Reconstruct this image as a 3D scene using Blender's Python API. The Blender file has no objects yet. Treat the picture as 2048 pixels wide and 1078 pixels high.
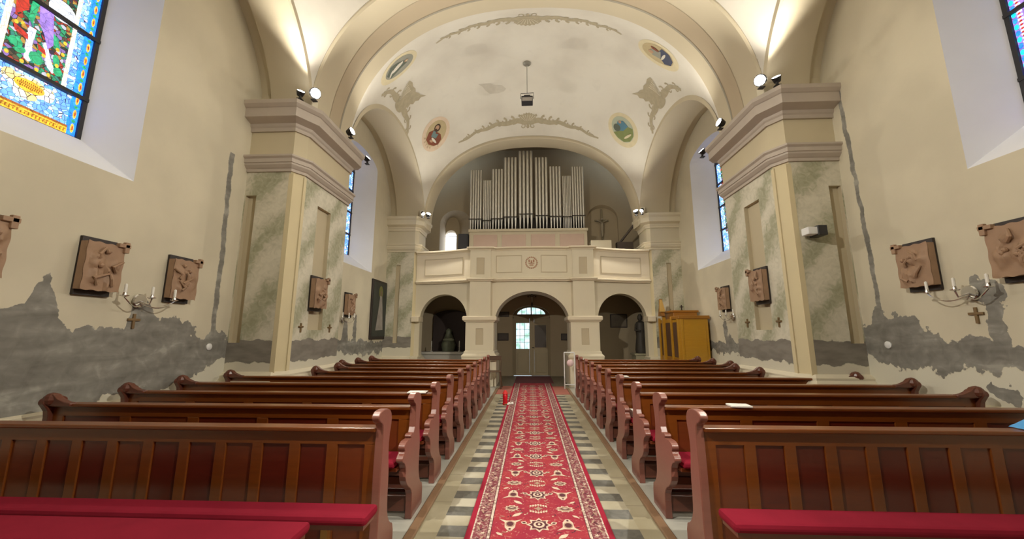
import bpy, math, random
from mathutils import Vector, Matrix
PI = math.pi
random.seed(7)
S = bpy.context.scene
COL = S.collection

# ------------------------------------------------------------------ camera
F_PX, VPX, VPY = 765.0, 1060.0, 667.0
CAM = Vector((-0.06, 0.0, 1.5))
_d = Vector(((VPX-1024)/F_PX, (539-VPY)/F_PX, 1)).normalized()      # world Y in (right, up, forward)
_z = Vector((0, _d.z, -_d.y)).normalized()
_x = Vector((_d.y*_z.z-_d.z*_z.y, _d.z*_z.x-_d.x*_z.z, _d.x*_z.y-_d.y*_z.x))
if _x.x < 0: _x = -_x
right = Vector((_x[0], _d[0], _z[0])); up = Vector((_x[1], _d[1], _z[1])); fwd = Vector((_x[2], _d[2], _z[2]))
cam_d = bpy.data.cameras.new('camera'); cam = bpy.data.objects.new('camera', cam_d); COL.objects.link(cam)
cam_d.sensor_width = 36; cam_d.lens = 36*F_PX/2048; cam_d.clip_start = 0.05
M = Matrix.Identity(4)
for i in range(3):
    M[i][0] = right[i]; M[i][1] = up[i]; M[i][2] = -fwd[i]; M[i][3] = CAM[i]
cam.matrix_world = M
S.camera = cam

# ------------------------------------------------------------------ world, exposure
w = bpy.data.worlds.new('daylight'); S.world = w; w.use_nodes = True
w.node_tree.nodes['Background'].inputs[0].default_value = (0.72, 0.86, 1.0, 1)
w.node_tree.nodes['Background'].inputs[1].default_value = 2.0
S.view_settings.view_transform = 'Standard'; S.view_settings.look = 'None'
S.view_settings.gamma = 1.0; S.view_settings.use_curve_mapping = False
S.view_settings.exposure = 0.30
LAMP_POWER = 170.0          # cornice floodlights
GLASS_POWER = 3.4

# ------------------------------------------------------------------ mesh helper
class MB:
    def __init__(s, sx=1): s.v = []; s.f = []; s.m = []; s.sx = sx
    def add(s, vs, fs, m=0):
        o = len(s.v); s.v += [tuple(v) for v in vs]
        for f in fs: s.f.append(tuple(o+i for i in f)); s.m.append(m)
    def quad(s, a, b, c, d, m=0): s.add([a, b, c, d], [(0, 1, 2, 3)], m)
    def box(s, x0, x1, y0, y1, z0, z1, m=0):
        s.add([(x0,y0,z0),(x1,y0,z0),(x1,y1,z0),(x0,y1,z0),(x0,y0,z1),(x1,y0,z1),(x1,y1,z1),(x0,y1,z1)],
              [(0,3,2,1),(4,5,6,7),(0,1,5,4),(1,2,6,5),(2,3,7,6),(3,0,4,7)], m)
    def prism(s, poly, axis, a, b, m=0):
        def P(p, t): return {'X': (t,p[0],p[1]), 'Y': (p[0],t,p[1]), 'Z': (p[0],p[1],t)}[axis]
        n = len(poly)
        s.add([P(p, a) for p in poly]+[P(p, b) for p in poly],
              [tuple(range(n)), tuple(range(2*n-1, n-1, -1))]+[(i, i+n, (i+1) % n+n, (i+1) % n) for i in range(n)], m)
    def tube(s, pts, r, n=8, m=0, cap=True):
        pts = [Vector(p) for p in pts]; k = len(pts)
        rr = r if isinstance(r, (list, tuple)) else [r]*k
        vs = []; u = None
        for i, p in enumerate(pts):
            t = (pts[min(i+1, k-1)]-pts[max(i-1, 0)]).normalized()
            if u is None:
                u = t.orthogonal().normalized()
            else:
                u = (u-t*u.dot(t)).normalized()
            q = t.cross(u)
            vs += [p+rr[i]*(math.cos(2*PI*j/n)*u+math.sin(2*PI*j/n)*q) for j in range(n)]
        fs = [(i*n+j, i*n+(j+1) % n, (i+1)*n+(j+1) % n, (i+1)*n+j) for i in range(k-1) for j in range(n)]
        if cap: fs += [tuple(range(n-1, -1, -1)), tuple((k-1)*n+j for j in range(n))]
        s.add(vs, fs, m)
    def lathe(s, prof, c, n=16, m=0, axis='Z'):
        vs = []
        for r, h in prof:
            for j in range(n):
                a = 2*PI*j/n
                p = (r*math.cos(a), r*math.sin(a), h)
                if axis == 'Y': p = (p[0], p[2], p[1])
                if axis == 'X': p = (p[2], p[0], p[1])
                vs.append((c[0]+p[0], c[1]+p[1], c[2]+p[2]))
        k = len(prof)
        fs = [(i*n+j, i*n+(j+1) % n, (i+1)*n+(j+1) % n, (i+1)*n+j) for i in range(k-1) for j in range(n)]
        fs += [tuple(range(n-1, -1, -1)), tuple((k-1)*n+j for j in range(n))]
        s.add(vs, fs, m)
    def ball(s, c, r, n=12, m=0, sc=(1, 1, 1)):
        k = n//2+1; vs = []
        for i in range(k):
            a = PI*i/(k-1)
            for j in range(n):
                b = 2*PI*j/n
                vs.append((c[0]+sc[0]*r*math.sin(a)*math.cos(b), c[1]+sc[1]*r*math.sin(a)*math.sin(b), c[2]+sc[2]*r*math.cos(a)))
        s.add(vs, [(i*n+j, (i+1)*n+j, (i+1)*n+(j+1) % n, i*n+(j+1) % n) for i in range(k-1) for j in range(n)], m)
    def grid(s, fn, nu, nv, m=0):
        vs = [fn(i/nu, j/nv) for i in range(nu+1) for j in range(nv+1)]
        s.add(vs, [(i*(nv+1)+j, (i+1)*(nv+1)+j, (i+1)*(nv+1)+j+1, i*(nv+1)+j+1) for i in range(nu) for j in range(nv)], m)
    def sweep(s, path, prof, z0=0, m=0, side=1, cap=True):
        """moulding: prof = [(projection, z)], path = plan points"""
        n = len(path); P = [Vector(p) for p in path]; dirs = []
        for i in range(n):
            a = (P[i]-P[i-1]).normalized() if i else None
            b = (P[i+1]-P[i]).normalized() if i < n-1 else None
            na = Vector((a.y, -a.x))*side if a else None
            nb = Vector((b.y, -b.x))*side if b else None
            if na is None: d = nb
            elif nb is None: d = na
            else:
                d = (na+nb); d = d/max(0.3, d.dot(na))
            dirs.append(d)
        k = len(prof); vs = []
        for i in range(n):
            for p, z in prof:
                q = P[i]+dirs[i]*p; vs.append((q.x, q.y, z0+z))
        fs = [(i*k+j, (i+1)*k+j, (i+1)*k+j+1, i*k+j+1) for i in range(n-1) for j in range(k-1)]
        if cap: fs += [tuple(range(k)), tuple((n-1)*k+j for j in range(k-1, -1, -1))]
        s.add(vs, fs, m)
    def obj(s, name, mats, parent=None, smooth=False, bevel=0, world=False):
        me = bpy.data.meshes.new(name)
        v = [(x*s.sx, y, z) for x, y, z in s.v]
        f = [tuple(reversed(q)) for q in s.f] if s.sx < 0 else s.f
        me.from_pydata(v, [], f)
        if not isinstance(mats, (list, tuple)): mats = [mats]
        for mt in mats: me.materials.append(mt)
        for p, mi in zip(me.polygons, s.m): p.material_index = min(mi, len(mats)-1)
        import bmesh
        b = bmesh.new(); b.from_mesh(me)
        bmesh.ops.remove_doubles(b, verts=b.verts, dist=1e-5)
        bmesh.ops.recalc_face_normals(b, faces=b.faces); b.to_mesh(me); b.free()
        if smooth:
            for p in me.polygons: p.use_smooth = True
            me.set_sharp_from_angle(angle=math.radians(38))
        o = bpy.data.objects.new(name, me); COL.objects.link(o)
        if parent:
            o.parent = parent
        if bevel:
            md = o.modifiers.new('bevel', 'BEVEL'); md.width = bevel; md.segments = 2; md.limit_method = 'ANGLE'
        return o

def empty(name, loc=(0, 0, 0), rz=0):
    o = bpy.data.objects.new(name, None); COL.objects.link(o); o.location = loc; o.rotation_euler = (0, 0, rz)
    o.empty_display_size = 0.1
    return o
def tag(o, label, cat, group=None):
    o['label'] = label; o['category'] = cat
    if group: o['group'] = group
    return o
def struct(o): o['kind'] = 'structure'; return o
def copy_tree(o, parent=None):
    c = o.copy(); COL.objects.link(c); c.parent = parent
    for ch in [x for x in o.children]: copy_tree(ch, c)
    return c

# ------------------------------------------------------------------ materials
def new_mat(name):
    m = bpy.data.materials.new(name); m.use_nodes = True
    nt = m.node_tree; return m, nt, nt.nodes['Principled BSDF']
class NT:
    def __init__(s, nt): s.nt = nt; s.tc = None
    def n(s, t, **k):
        x = s.nt.nodes.new(t)
        for a, b in k.items(): setattr(x, a, b)
        return x
    def link(s, a, b): s.nt.links.new(a, b)
    def val(s, sock, v):
        if hasattr(v, 'is_linked') or isinstance(v, bpy.types.NodeSocket): s.link(v, sock)
        else: sock.default_value = v
    def math(s, op, a, b=0.0, c=None, clamp=False):
        x = s.n('ShaderNodeMath', operation=op, use_clamp=clamp)
        s.val(x.inputs[0], a); s.val(x.inputs[1], b)
        if c is not None: s.val(x.inputs[2], c)
        return x.outputs[0]
    def pos(s):
        if not s.tc: s.tc = s.n('ShaderNodeTexCoord')
        return s.tc.outputs['Object']
    def xyz(s, v=None):
        x = s.n('ShaderNodeSeparateXYZ'); s.link(v or s.pos(), x.inputs[0]); return x.outputs
    def noise(s, scale, detail=4, vec=None, stretch=None, dist=0):
        v = vec or s.pos()
        if stretch:
            mp = s.n('ShaderNodeMapping'); s.link(v, mp.inputs[0]); mp.inputs['Scale'].default_value = stretch; v = mp.outputs[0]
        x = s.n('ShaderNodeTexNoise'); x.inputs['Scale'].default_value = scale; x.inputs['Detail'].default_value = detail
        x.inputs['Distortion'].default_value = dist
        s.link(v, x.inputs['Vector']); return x.outputs[0]
    def mix(s, f, a, b, bt='MIX'):
        x = s.n('ShaderNodeMix', data_type='RGBA', blend_type=bt); s.val(x.inputs[0], f)
        for sk, c in ((x.inputs[6], a), (x.inputs[7], b)):
            if isinstance(c, tuple): sk.default_value = (*c, 1) if len(c) == 3 else c
            else: s.link(c, sk)
        return x.outputs[2]
    def ramp(s, f, stops):
        x = s.n('ShaderNodeValToRGB'); s.link(f, x.inputs[0]); e = x.color_ramp.elements
        e[0].position, e[1].position = stops[0][0], stops[-1][0]
        e[0].color = (*stops[0][1], 1); e[1].color = (*stops[-1][1], 1)
        for p, c in stops[1:-1]:
            q = e.new(p); q.color = (*c, 1)
        return x.outputs[0]
    def step(s, a, lo, hi):
        x = s.n('ShaderNodeMapRange'); x.interpolation_type = 'SMOOTHSTEP'; s.val(x.inputs[0], a)
        x.inputs[1].default_value = lo; x.inputs[2].default_value = hi; return x.outputs[0]
    def curve(s, x, x0, x1, pts, scale):
        mr = s.n('ShaderNodeMapRange'); s.val(mr.inputs[0], x); mr.inputs[1].default_value = x0; mr.inputs[2].default_value = x1
        fc = s.n('ShaderNodeFloatCurve'); s.link(mr.outputs[0], fc.inputs['Value'])
        c = fc.mapping.curves[0]
        q = sorted([((a-x0)/(x1-x0), b/scale) for a, b in pts])
        q = [p for p in q if 0 <= p[0] <= 1]
        if q[0][0] > 0: q.insert(0, (0, q[0][1]))
        if q[-1][0] < 1: q.append((1, q[-1][1]))
        c.points[0].location = q[0]; c.points[1].location = q[-1]
        for p in q[1:-1]: c.points.new(*p)
        for p in c.points: p.handle_type = 'VECTOR'
        fc.mapping.update()
        return s.math('MULTIPLY', fc.outputs[0], scale)
    def bump(s, bsdf, h, strength=.2, dist=.01):
        b = s.n('ShaderNodeBump'); b.inputs['Strength'].default_value = strength; b.inputs['Distance'].default_value = dist
        s.link(h, b.inputs['Height']); s.link(b.outputs[0], bsdf.inputs['Normal'])

def flat(name, col, rough=.6, metal=0, emit=None, es=1, noise=0, ns=6, stretch=None, bump=0, spec=None):
    m, nt, b = new_mat(name); T = NT(nt)
    b.inputs['Base Color'].default_value = (*col, 1); b.inputs['Roughness'].default_value = rough; b.inputs['Metallic'].default_value = metal
    if spec is not None: b.inputs['Specular IOR Level'].default_value = spec
    if noise:
        nz = T.noise(ns, 5, stretch=stretch)
        c = T.mix(nz, tuple(x*(1-noise) for x in col), tuple(min(1, x*(1+noise)) for x in col))
        T.link(c, b.inputs['Base Color'])
        if bump: T.bump(b, nz, bump)
    if emit:
        b.inputs['Emission Color'].default_value = (*emit, 1); b.inputs['Emission Strength'].default_value = es
    return m

PLASTER = (0.59, 0.535, 0.405)
def damp(T, u, z, base, uppers, lowers, u0, u1, blobs=(), cracks=()):
    """bare grey cement showing between an upper and a lower ragged edge"""
    nz = T.noise(3.2, 7); nf = T.noise(14, 4)
    wob = T.math('ADD', T.math('MULTIPLY', T.math('SUBTRACT', nz, .5), .48), T.math('MULTIPLY', T.math('SUBTRACT', nf, .5), .16))
    zz = T.math('ADD', z, wob)
    up_ = T.curve(u, u0, u1, uppers, 4.0); lo = T.curve(u, u0, u1, lowers, 4.0)
    m = T.math('MULTIPLY', T.step(T.math('SUBTRACT', up_, zz), 0, .012), T.step(T.math('SUBTRACT', zz, lo), 0, .012))
    uu = T.math('ADD', u, T.math('MULTIPLY', wob, .5))
    for cu, cz, ru, rz in blobs:
        a = T.math('DIVIDE', T.math('SUBTRACT', uu, cu), ru); b = T.math('DIVIDE', T.math('SUBTRACT', zz, cz), rz)
        d = T.math('ADD', T.math('MULTIPLY', a, a), T.math('MULTIPLY', b, b))
        m = T.math('MAXIMUM', m, T.math('SUBTRACT', 1, T.step(d, .95, 1.05)))
    for (c0, z0, c1, z1, wd) in cracks:
        k = (c1-c0)/(z1-z0)
        cx = T.math('ADD', T.math('MULTIPLY', T.math('SUBTRACT', z, z0), k), c0)
        dd = T.math('ABSOLUTE', T.math('SUBTRACT', T.math('ADD', u, T.math('MULTIPLY', wob, .22)), cx))
        q = T.math('SUBTRACT', 1, T.step(dd, wd*.8, wd*1.2))
        q = T.math('MULTIPLY', q, T.math('MULTIPLY', T.step(z, z0-.01, z0), T.math('SUBTRACT', 1, T.step(z, z1, z1+.01))))
        m = T.math('MAXIMUM', m, q)
    g = T.noise(2.2, 6, stretch=(1, .6, 2.6), dist=.6)
    g2 = T.noise(7, 5, dist=1)
    grey = T.ramp(T.math('ADD', T.math('MULTIPLY', g, .65), T.math('MULTIPLY', g2, .35)), [(.34, (.145, .135, .115)), (.46, (.20, .19, .165)), (.56, (.25, .24, .21)), (.64, (.35, .335, .29))])
    ll = T.noise(1.1, 5)
    base2 = T.mix(T.step(ll, .35, .65), tuple(x*.94 for x in base), tuple(min(1, x*1.05) for x in base))
    # pale new lime wash on the strip under the bare cement
    pale = T.math('SUBTRACT', 1, T.step(T.math('SUBTRACT', zz, lo), -.02, .02))
    base3 = T.mix(T.math('MULTIPLY', pale, .75), base2, (.66, .64, .53))
    return T.mix(m, base3, grey), m

def wall_mat(name, uppers, lowers, u0, u1, blobs=(), cracks=(), base=PLASTER):
    m, nt, b = new_mat(name); T = NT(nt); x, y, z = T.xyz()
    c, msk = damp(T, y, z, base, uppers, lowers, u0, u1, blobs, cracks)
    T.link(c, b.inputs['Base Color']); b.inputs['Roughness'].default_value = .9
    T.bump(b, T.noise(5, 6), .15, .02)
    return m
def marble_mat(name, sgn, upper=1.40, lower=1.06):
    m, nt, b = new_mat(name); T = NT(nt); x, y, z = T.xyz()
    t = T.math('SUBTRACT', T.math('MULTIPLY', z, .62), T.math('ADD', T.math('MULTIPLY', x, .78), T.math('MULTIPLY', y, .78*sgn)))
    nz = T.noise(1.6, 6); nz2 = T.noise(9, 6, dist=1.5)
    t = T.math('ADD', t, T.math('MULTIPLY', T.math('SUBTRACT', nz, .5), .75))
    wv = T.math('SINE', T.math('MULTIPLY', t, 9.5))
    f = T.math('ADD', T.math('MULTIPLY', wv, .32), T.math('MULTIPLY', T.math('SUBTRACT', nz2, .5), 1.1))
    col = T.ramp(T.math('ADD', f, .5), [(.1, (.66, .62, .50)), (.45, (.56, .53, .415)), (.68, (.43, .42, .30)), (.95, (.33, .325, .215))])
    zz = T.math('ADD', z, T.math('MULTIPLY', T.math('SUBTRACT', T.noise(3.5, 6), .5), .22))
    msk = T.math('MULTIPLY', T.step(T.math('SUBTRACT', upper, zz), 0, .01), T.step(T.math('SUBTRACT', zz, lower), 0, .01))
    pale = T.math('SUBTRACT', 1, T.step(T.math('SUBTRACT', zz, lower), -.01, .01))
    col = T.mix(pale, col, (.66, .62, .50))
    g = T.noise(3, 5, stretch=(1, 1, 3))
    grey = T.ramp(g, [(.3, (.175, .155, .13)), (.6, (.25, .23, .195))])
    T.link(T.mix(msk, col, grey), b.inputs['Base Color']); b.inputs['Roughness'].default_value = .75
    T.bump(b, nz2, .1, .01)
    return m

M_plaster = flat('cream_plaster', PLASTER, .9, noise=.07, ns=1.3, bump=.1)
M_plaster_lt = flat('pale_cream_plaster', (.66, .60, .46), .88, noise=.05, ns=1.6)
M_moulding = flat('greyish_rose_moulding', (.47, .405, .34), .6, noise=.08, ns=5)
M_chamfer = flat('ochre_cream_corner', (.66, .57, .36), .8, noise=.08, ns=2)
M_frieze = flat('frieze_plaster', (.56, .485, .33), .85, noise=.08, ns=2)
M_niche = flat('unpainted_recess', (.52, .45, .31), .85, noise=.06, ns=3)
M_reveal = flat('white_window_reveal', (.76, .77, .80), .85, noise=.06, ns=2)  # lighter, bluish tone paints in some of the window daylight
M_rib = flat('beige_rib', (.58, .51, .37), .88, noise=.05, ns=1.2)
M_vault = None
def vault_mat():
    m, nt, b = new_mat('white_vault_plaster'); T = NT(nt)
    n1 = T.noise(.7, 6); n2 = T.noise(3, 5)
    c = T.ramp(n1, [(.3, (.63, .59, .515)), (.55, (.73, .695, .61)), (.75, (.76, .73, .65))])
    c = T.mix(T.math('MULTIPLY', T.step(n2, .6, .75), .25), c, (.6, .57, .5))
    T.link(c, b.inputs['Base Color']); b.inputs['Roughness'].default_value = .9
    return m
M_vault = vault_mat()
M_line = flat('painted_grey_line', (.36, .33, .26), .9)
M_orn = flat('painted_ochre_ornament', (.44, .385, .27), .9, noise=.2, ns=9)
M_orn_lt = flat('painted_light_ornament', (.66, .61, .47), .9)

def wood_mat(name, dark, light, rough=.28, rnd=.0):
    m, nt, b = new_mat(name); T = NT(nt)
    g = T.noise(3, 6, stretch=(1.2, 9, 9), dist=.8); k = T.noise(1.3, 3)
    c = T.mix(g, dark, light)
    c = T.mix(T.step(k, .4, .7), c, tuple(a*.8 for a in light))
    T.link(c, b.inputs['Base Color']); b.inputs['Roughness'].default_value = rough
    b.inputs['Coat Weight'].default_value = .16; b.inputs['Coat Roughness'].default_value = .22
    return m
M_wood = wood_mat('reddish_brown_varnish', (.10, .02, .007), (.18, .042, .011))
M_wood_or = wood_mat('amber_brown_varnish', (.125, .031, .004), (.215, .058, .008))
M_panel = wood_mat('dark_red_varnish_panel', (.065, .008, .004), (.125, .017, .006))
M_end = wood_mat('brown_varnish_rosy_sheen', (.20, .072, .055), (.27, .105, .075), .3)  # rosy tone paints in the light reflected by the pew ends
M_finial = wood_mat('dark_finial_varnish', (.10, .03, .02), (.17, .055, .03), .35)
M_red = flat('crimson_velvet', (.24, .011, .028), .85, noise=.18, ns=5)
M_red.node_tree.nodes['Principled BSDF'].inputs['Specular IOR Level'].default_value = .12
M_leg = flat('ochre_wood', (.45, .24, .05), .45)
M_kerb = wood_mat('kerb_timber', (.20, .115, .06), (.30, .18, .10), .5)
M_black = flat('black_metal', (.02, .02, .022), .4)
M_iron = flat('dark_iron', (.018, .017, .02), .6)
M_silver = flat('polished_silver', (.75, .74, .72), .2, 1)
M_brass = flat('aged_brass', (.24, .16, .08), .45, .6)
M_white = flat('white_plastic', (.75, .75, .74), .4)
M_paper = flat('white_paper', (.8, .78, .72), .8)
M_bulb = flat('lit_lamp_glass', (1, 1, 1), .3, emit=(1, .97, .9), es=40)
M_pipe = flat('tin_organ_pipe', (.62, .60, .54), .38, .75)
M_pipe_dark = flat('dark_rail_and_pipe_shade', (.03, .025, .02), .8)
M_case = flat('organ_case_paint', (.52, .45, .32), .6, noise=.05)
M_case_pk = flat('organ_case_rose_panel', (.50, .36, .28), .6, noise=.05)
M_door = flat('olive_grey_door_paint', (.27, .215, .125), .6, noise=.1, ns=3)
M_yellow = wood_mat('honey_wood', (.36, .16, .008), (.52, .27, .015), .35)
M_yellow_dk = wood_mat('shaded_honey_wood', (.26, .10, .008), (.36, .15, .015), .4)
M_dark_in = flat('dark_interior', (.05, .04, .03), .9)
M_relief = flat('terracotta_relief', (.33, .205, .125), .6, noise=.22, ns=9, bump=.2)
M_board = flat('black_brown_board', (.025, .016, .014), .5)

# ------------------------------------------------------------------ dimensions
W = 4.72; ZC = 5.30; ZS = 5.0
PY0, PY1 = 5.78, 7.52            # big pier
BY = 12.3                        # rear arch
def se(u, n=2.3): return max(0.0, 1-min(1.0, abs(u))**n)**(1/n)
def zv2(x, y):
    t = (y-7.4)/4.9; a = 3.9-.28*t; b = 3.64-.42*t
    return ZS+math.sqrt((b*se(x/a))**2+(2.4*se((y-9.85)/2.45, 2))**2)
def a2(y): return 3.9-.28*(y-7.4)/4.9
def zv1(x, y):
    return ZS+math.sqrt((3.4*se(x/3.88))**2+(2.5*se((y-3.15)/2.8, 2))**2)

# ------------------------------------------------------------------ floor
def floor_mat():
    m, nt, b = new_mat('stone_floor'); T = NT(nt); x, y, z = T.xyz()
    ax = T.math('ABSOLUTE', x)
    n1 = T.noise(2.2, 6); n2 = T.noise(14, 5, dist=1)
    light = T.ramp(n1, [(.3, (.36, .325, .225)), (.5, (.47, .43, .32)), (.7, (.56, .53, .42))])
    dark = T.ramp(n2, [(.3, (.10, .10, .085)), (.7, (.17, .165, .14))])
    slab = T.ramp(n1, [(.3, (.33, .29, .19)), (.6, (.42, .38, .265)), (.8, (.50, .46, .34))])
    ph = T.math('FRACT', T.math('DIVIDE', T.math('SUBTRACT', y, 3.128), .3385))
    dk = T.math('LESS_THAN', ph, .5)
    chk = T.mix(dk, light, dark)
    c = T.mix(T.math('LESS_THAN', ax, .775), slab, chk)
    # joints of the long slabs
    ph2 = T.math('FRACT', T.math('DIVIDE', y, .677))
    jt = T.math('LESS_THAN', T.math('ABSOLUTE', T.math('SUBTRACT', ph2, .5)), .008)
    c = T.mix(T.math('MULTIPLY', jt, T.math('GREATER_THAN', ax, .775)), c, (.25, .22, .15))
    und = T.ramp(n1, [(.3, (.38, .37, .32)), (.7, (.52, .51, .45))])
    c = T.mix(T.math('GREATER_THAN', ax, 1.0), c, und)
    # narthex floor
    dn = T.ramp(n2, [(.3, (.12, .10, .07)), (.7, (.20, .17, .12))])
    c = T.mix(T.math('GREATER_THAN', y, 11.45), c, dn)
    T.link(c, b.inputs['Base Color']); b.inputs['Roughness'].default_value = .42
    T.bump(b, n2, .05, .01)
    return m
q = MB(); q.box(-5.4, 5.4, -4, 14.6, -.12, 0); struct(q.obj('floor', floor_mat()))

# ------------------------------------------------------------------ side walls with windows
def glass_mat(name, stops, scale, strength, rand=1):
    m, nt, b = new_mat(name); T = NT(nt)
    v = T.n('ShaderNodeTexVoronoi'); v.inputs['Scale'].default_value = scale; T.link(T.pos(), v.inputs['Vector'])
    e = T.n('ShaderNodeTexVoronoi', feature='DISTANCE_TO_EDGE'); e.inputs['Scale'].default_value = scale; T.link(T.pos(), e.inputs['Vector'])
    sp = T.n('ShaderNodeSeparateColor'); T.link(v.outputs['Color'], sp.inputs[0])
    c = T.ramp(sp.outputs[0], stops)
    c.node.color_ramp.interpolation = 'CONSTANT' if rand else 'LINEAR'
    lead = T.step(e.outputs['Distance'], .02, .06)
    nz = T.noise(18, 4); k = T.math('MULTIPLY', lead, T.math('ADD', T.math('MULTIPLY', nz, .9), .55))
    b.inputs['Base Color'].default_value = (.03, .03, .03, 1); b.inputs['Roughness'].default_value = .3
    T.link(c, b.inputs['Emission Color']); T.link(T.math('MULTIPLY', k, strength), b.inputs['Emission Strength'])
    return m
G_blue = glass_mat('blue_foliage_glass', [(0, (.10, .27, .85)), (.45, (.25, .5, 1)), (.7, (.55, .75, 1)), (.88, (.08, .2, .7)), (.95, (.8, .5, .8))], 24, GLASS_POWER*.62)
def gflat(name, col, k):
    m, nt, b = new_mat(name); T = NT(nt)
    n = T.noise(22, 4); v = T.n('ShaderNodeTexVoronoi', feature='DISTANCE_TO_EDGE'); v.inputs['Scale'].default_value = 15; T.link(T.pos(), v.inputs['Vector'])
    f = T.math('MULTIPLY', T.math('ADD', T.math('MULTIPLY', n, 1.5), .15), T.math('ADD', T.math('MULTIPLY', T.step(v.outputs['Distance'], .0, .035), .8), .2))
    b.inputs['Base Color'].default_value = (.03, .03, .03, 1); b.inputs['Roughness'].default_value = .3
    b.inputs['Emission Color'].default_value = (*col, 1); T.link(T.math('MULTIPLY', f, GLASS_POWER*k), b.inputs['Emission Strength'])
    return m
G_edge = gflat('deep_blue_glass', (.01, .20, 1), .6)
G_gold = gflat('golden_glass', (1, .50, .03), .42)
G_goldd = gflat('amber_glass_pattern', (.55, .16, .005), .26)
G_green = gflat('emerald_glass', (.03, .62, .26), .26)
G_cream = gflat('cream_glass', (1, .86, .60), .5)
G_red = gflat('ruby_glass', (.8, .04, .02), .26)
G_white = gflat('white_glass', (.80, .86, 1), .42)
G_violet = gflat('violet_glass', (.42, .25, .85), .34)
G_cyan = gflat('cyan_glass', (.0, .75, .95), .6)
G_figure = glass_mat('figure_mosaic_glass', [(0, (.02, .03, .02)), (.16, (.02, .35, .16)), (.32, (.45, .04, .02)), (.44, (.10, .07, .04)), (.55, (.03, .25, .2)), (.66, (.5, .28, .05)), (.76, (.30, .17, .5)), (.86, (.6, .6, .7)), (.94, (.03, .02, .05))], 26, GLASS_POWER*.30)
G_scroll = glass_mat('pale_scroll_glass', [(0, (1, .9, .6)), (.4, (.8, .8, 1)), (.7, (.9, .6, .25))], 16, GLASS_POWER*.42)
G_day = flat('daylight_glass', (.5, .6, .7), .3, emit=(.80, .92, 1), es=3.0)

WINSIDE = {-1: [(3.37, .70), (10.0, .95)], 1: [(3.48, .68), (10.0, .95)]}      # centre and half width of the openings
SILL, SPR, RISE = 3.27, 6.40, .28
GY = .50                                  # half width of the glass
def arch_top(y, c, hw, spr=SPR, rise=RISE):
    return spr+rise*math.sqrt(max(0, 1-((y-c)/hw)**2))
def build_wall(side, mat):
    sx = -1 if side == 'left' else 1; WINS = WINSIDE[sx]
    q = MB(sx); ztop = 8.0
    cuts = [-3.6]
    for c, hw in WINS: cuts += [c-hw, c+hw]
    cuts.append(14.3)
    for i in range(0, len(cuts)-1, 2):
        n = 6
        for k in range(n):
            y0 = cuts[i]+(cuts[i+1]-cuts[i])*k/n; y1 = cuts[i]+(cuts[i+1]-cuts[i])*(k+1)/n
            q.quad((W, y0, -.05), (W, y1, -.05), (W, y1, ztop), (W, y0, ztop))
    for c, hw in WINS:
        n = 16
        q.quad((W, c-hw, -.05), (W, c+hw, -.05), (W, c+hw, SILL), (W, c-hw, SILL))
        dhw = hw-GY; xi = 5.22; sl2 = 3.70
        def inner(t): return (xi, c+(hw-dhw)*math.cos(t), SPR-.1+(RISE-.05)*math.sin(t))
        def outer(t): return (W, c+hw*math.cos(t), SPR+RISE*math.sin(t))
        for k in range(n):
            t0 = PI*k/n; t1 = PI*(k+1)/n
            a = outer(t0); b_ = outer(t1)
            q.quad(a, b_, (W, b_[1], ztop), (W, a[1], ztop))
            q.quad(outer(t0), outer(t1), inner(t1), inner(t0), 1)
        for sgn in (-1, 1):
            q.quad((W, c+sgn*hw, SILL), (W, c+sgn*hw, SPR), (xi, c+sgn*(hw-dhw), SPR-.1), (xi, c+sgn*(hw-dhw), sl2), 1)
        q.quad((W, c-hw, SILL), (W, c+hw, SILL), (xi, c+hw-dhw, sl2), (xi, c-hw+dhw, sl2), 1)
    # base ledge
    q.obj('plinth', M_plaster_lt) if False else None
    return struct(q.obj('wall_'+side, [mat, M_reveal]))
WL = wall_mat('left_wall_plaster',
    [(-3.6, 1.6), (2.8, 1.68), (3.2, 1.70), (3.36, 1.78), (3.40, 2.06), (3.50, 2.06), (3.56, 1.75), (3.72, 1.50), (3.9, 1.62), (4.2, 1.55), (4.28, 1.50), (4.31, 1.92), (4.50, 1.93), (4.62, 1.66),
     (4.86, 1.67), (5.14, 1.56), (5.38, 1.48), (5.5, 1.62), (5.74, 1.42), (7.4, 1.40), (9.4, 1.36), (9.48, 1.78), (9.66, 1.78), (9.75, 1.34), (10.8, 1.30), (12.2, 1.26), (14.2, 1.2)],
    [(-3.6, .4), (3.9, .55), (4.05, .70), (4.15, .79), (4.45, .80), (4.92, .84), (5.14, .85), (5.5, .97), (5.7, 1.1), (7.4, 1.1), (9.3, 1.05), (10.5, .90), (11.9, .93), (14, .9)],
    -3.6, 14.3, blobs=[(10.1, 1.5, .10, .45)], cracks=[(5.50, 1.5, 5.43, 4.3, .045)])
WR = wall_mat('right_wall_plaster',
    [(-3.6, 1.5), (3.9, 1.44), (4.76, 1.44), (4.82, 1.56), (4.95, 1.60), (5.02, 1.69), (5.3, 1.72), (5.46, 1.72), (5.49, 1.83), (5.57, 1.83), (5.6, 1.68), (5.8, 1.67), (7.4, 1.45), (9.3, 1.30), (9.5, 1.55), (9.7, 1.3), (12, 1.3)],
    [(-3.6, .9), (3.9, 1.16), (4.3, 1.10), (4.5, 1.07), (4.95, 1.04), (5.3, 1.10), (5.9, 1.19), (7.4, 1.1), (9, 1.02), (12, 1.0)],
    -3.6, 14.3, blobs=[(4.22, 1.93, .17, .12), (4.19, 1.65, .07, .40), (4.25, .93, .13, .09), (9.7, 1.55, .10, .30)], cracks=[(5.47, 1.8, 5.60, 5.2, .035)])
build_wall('left', WL); build_wall('right', WR)
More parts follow.
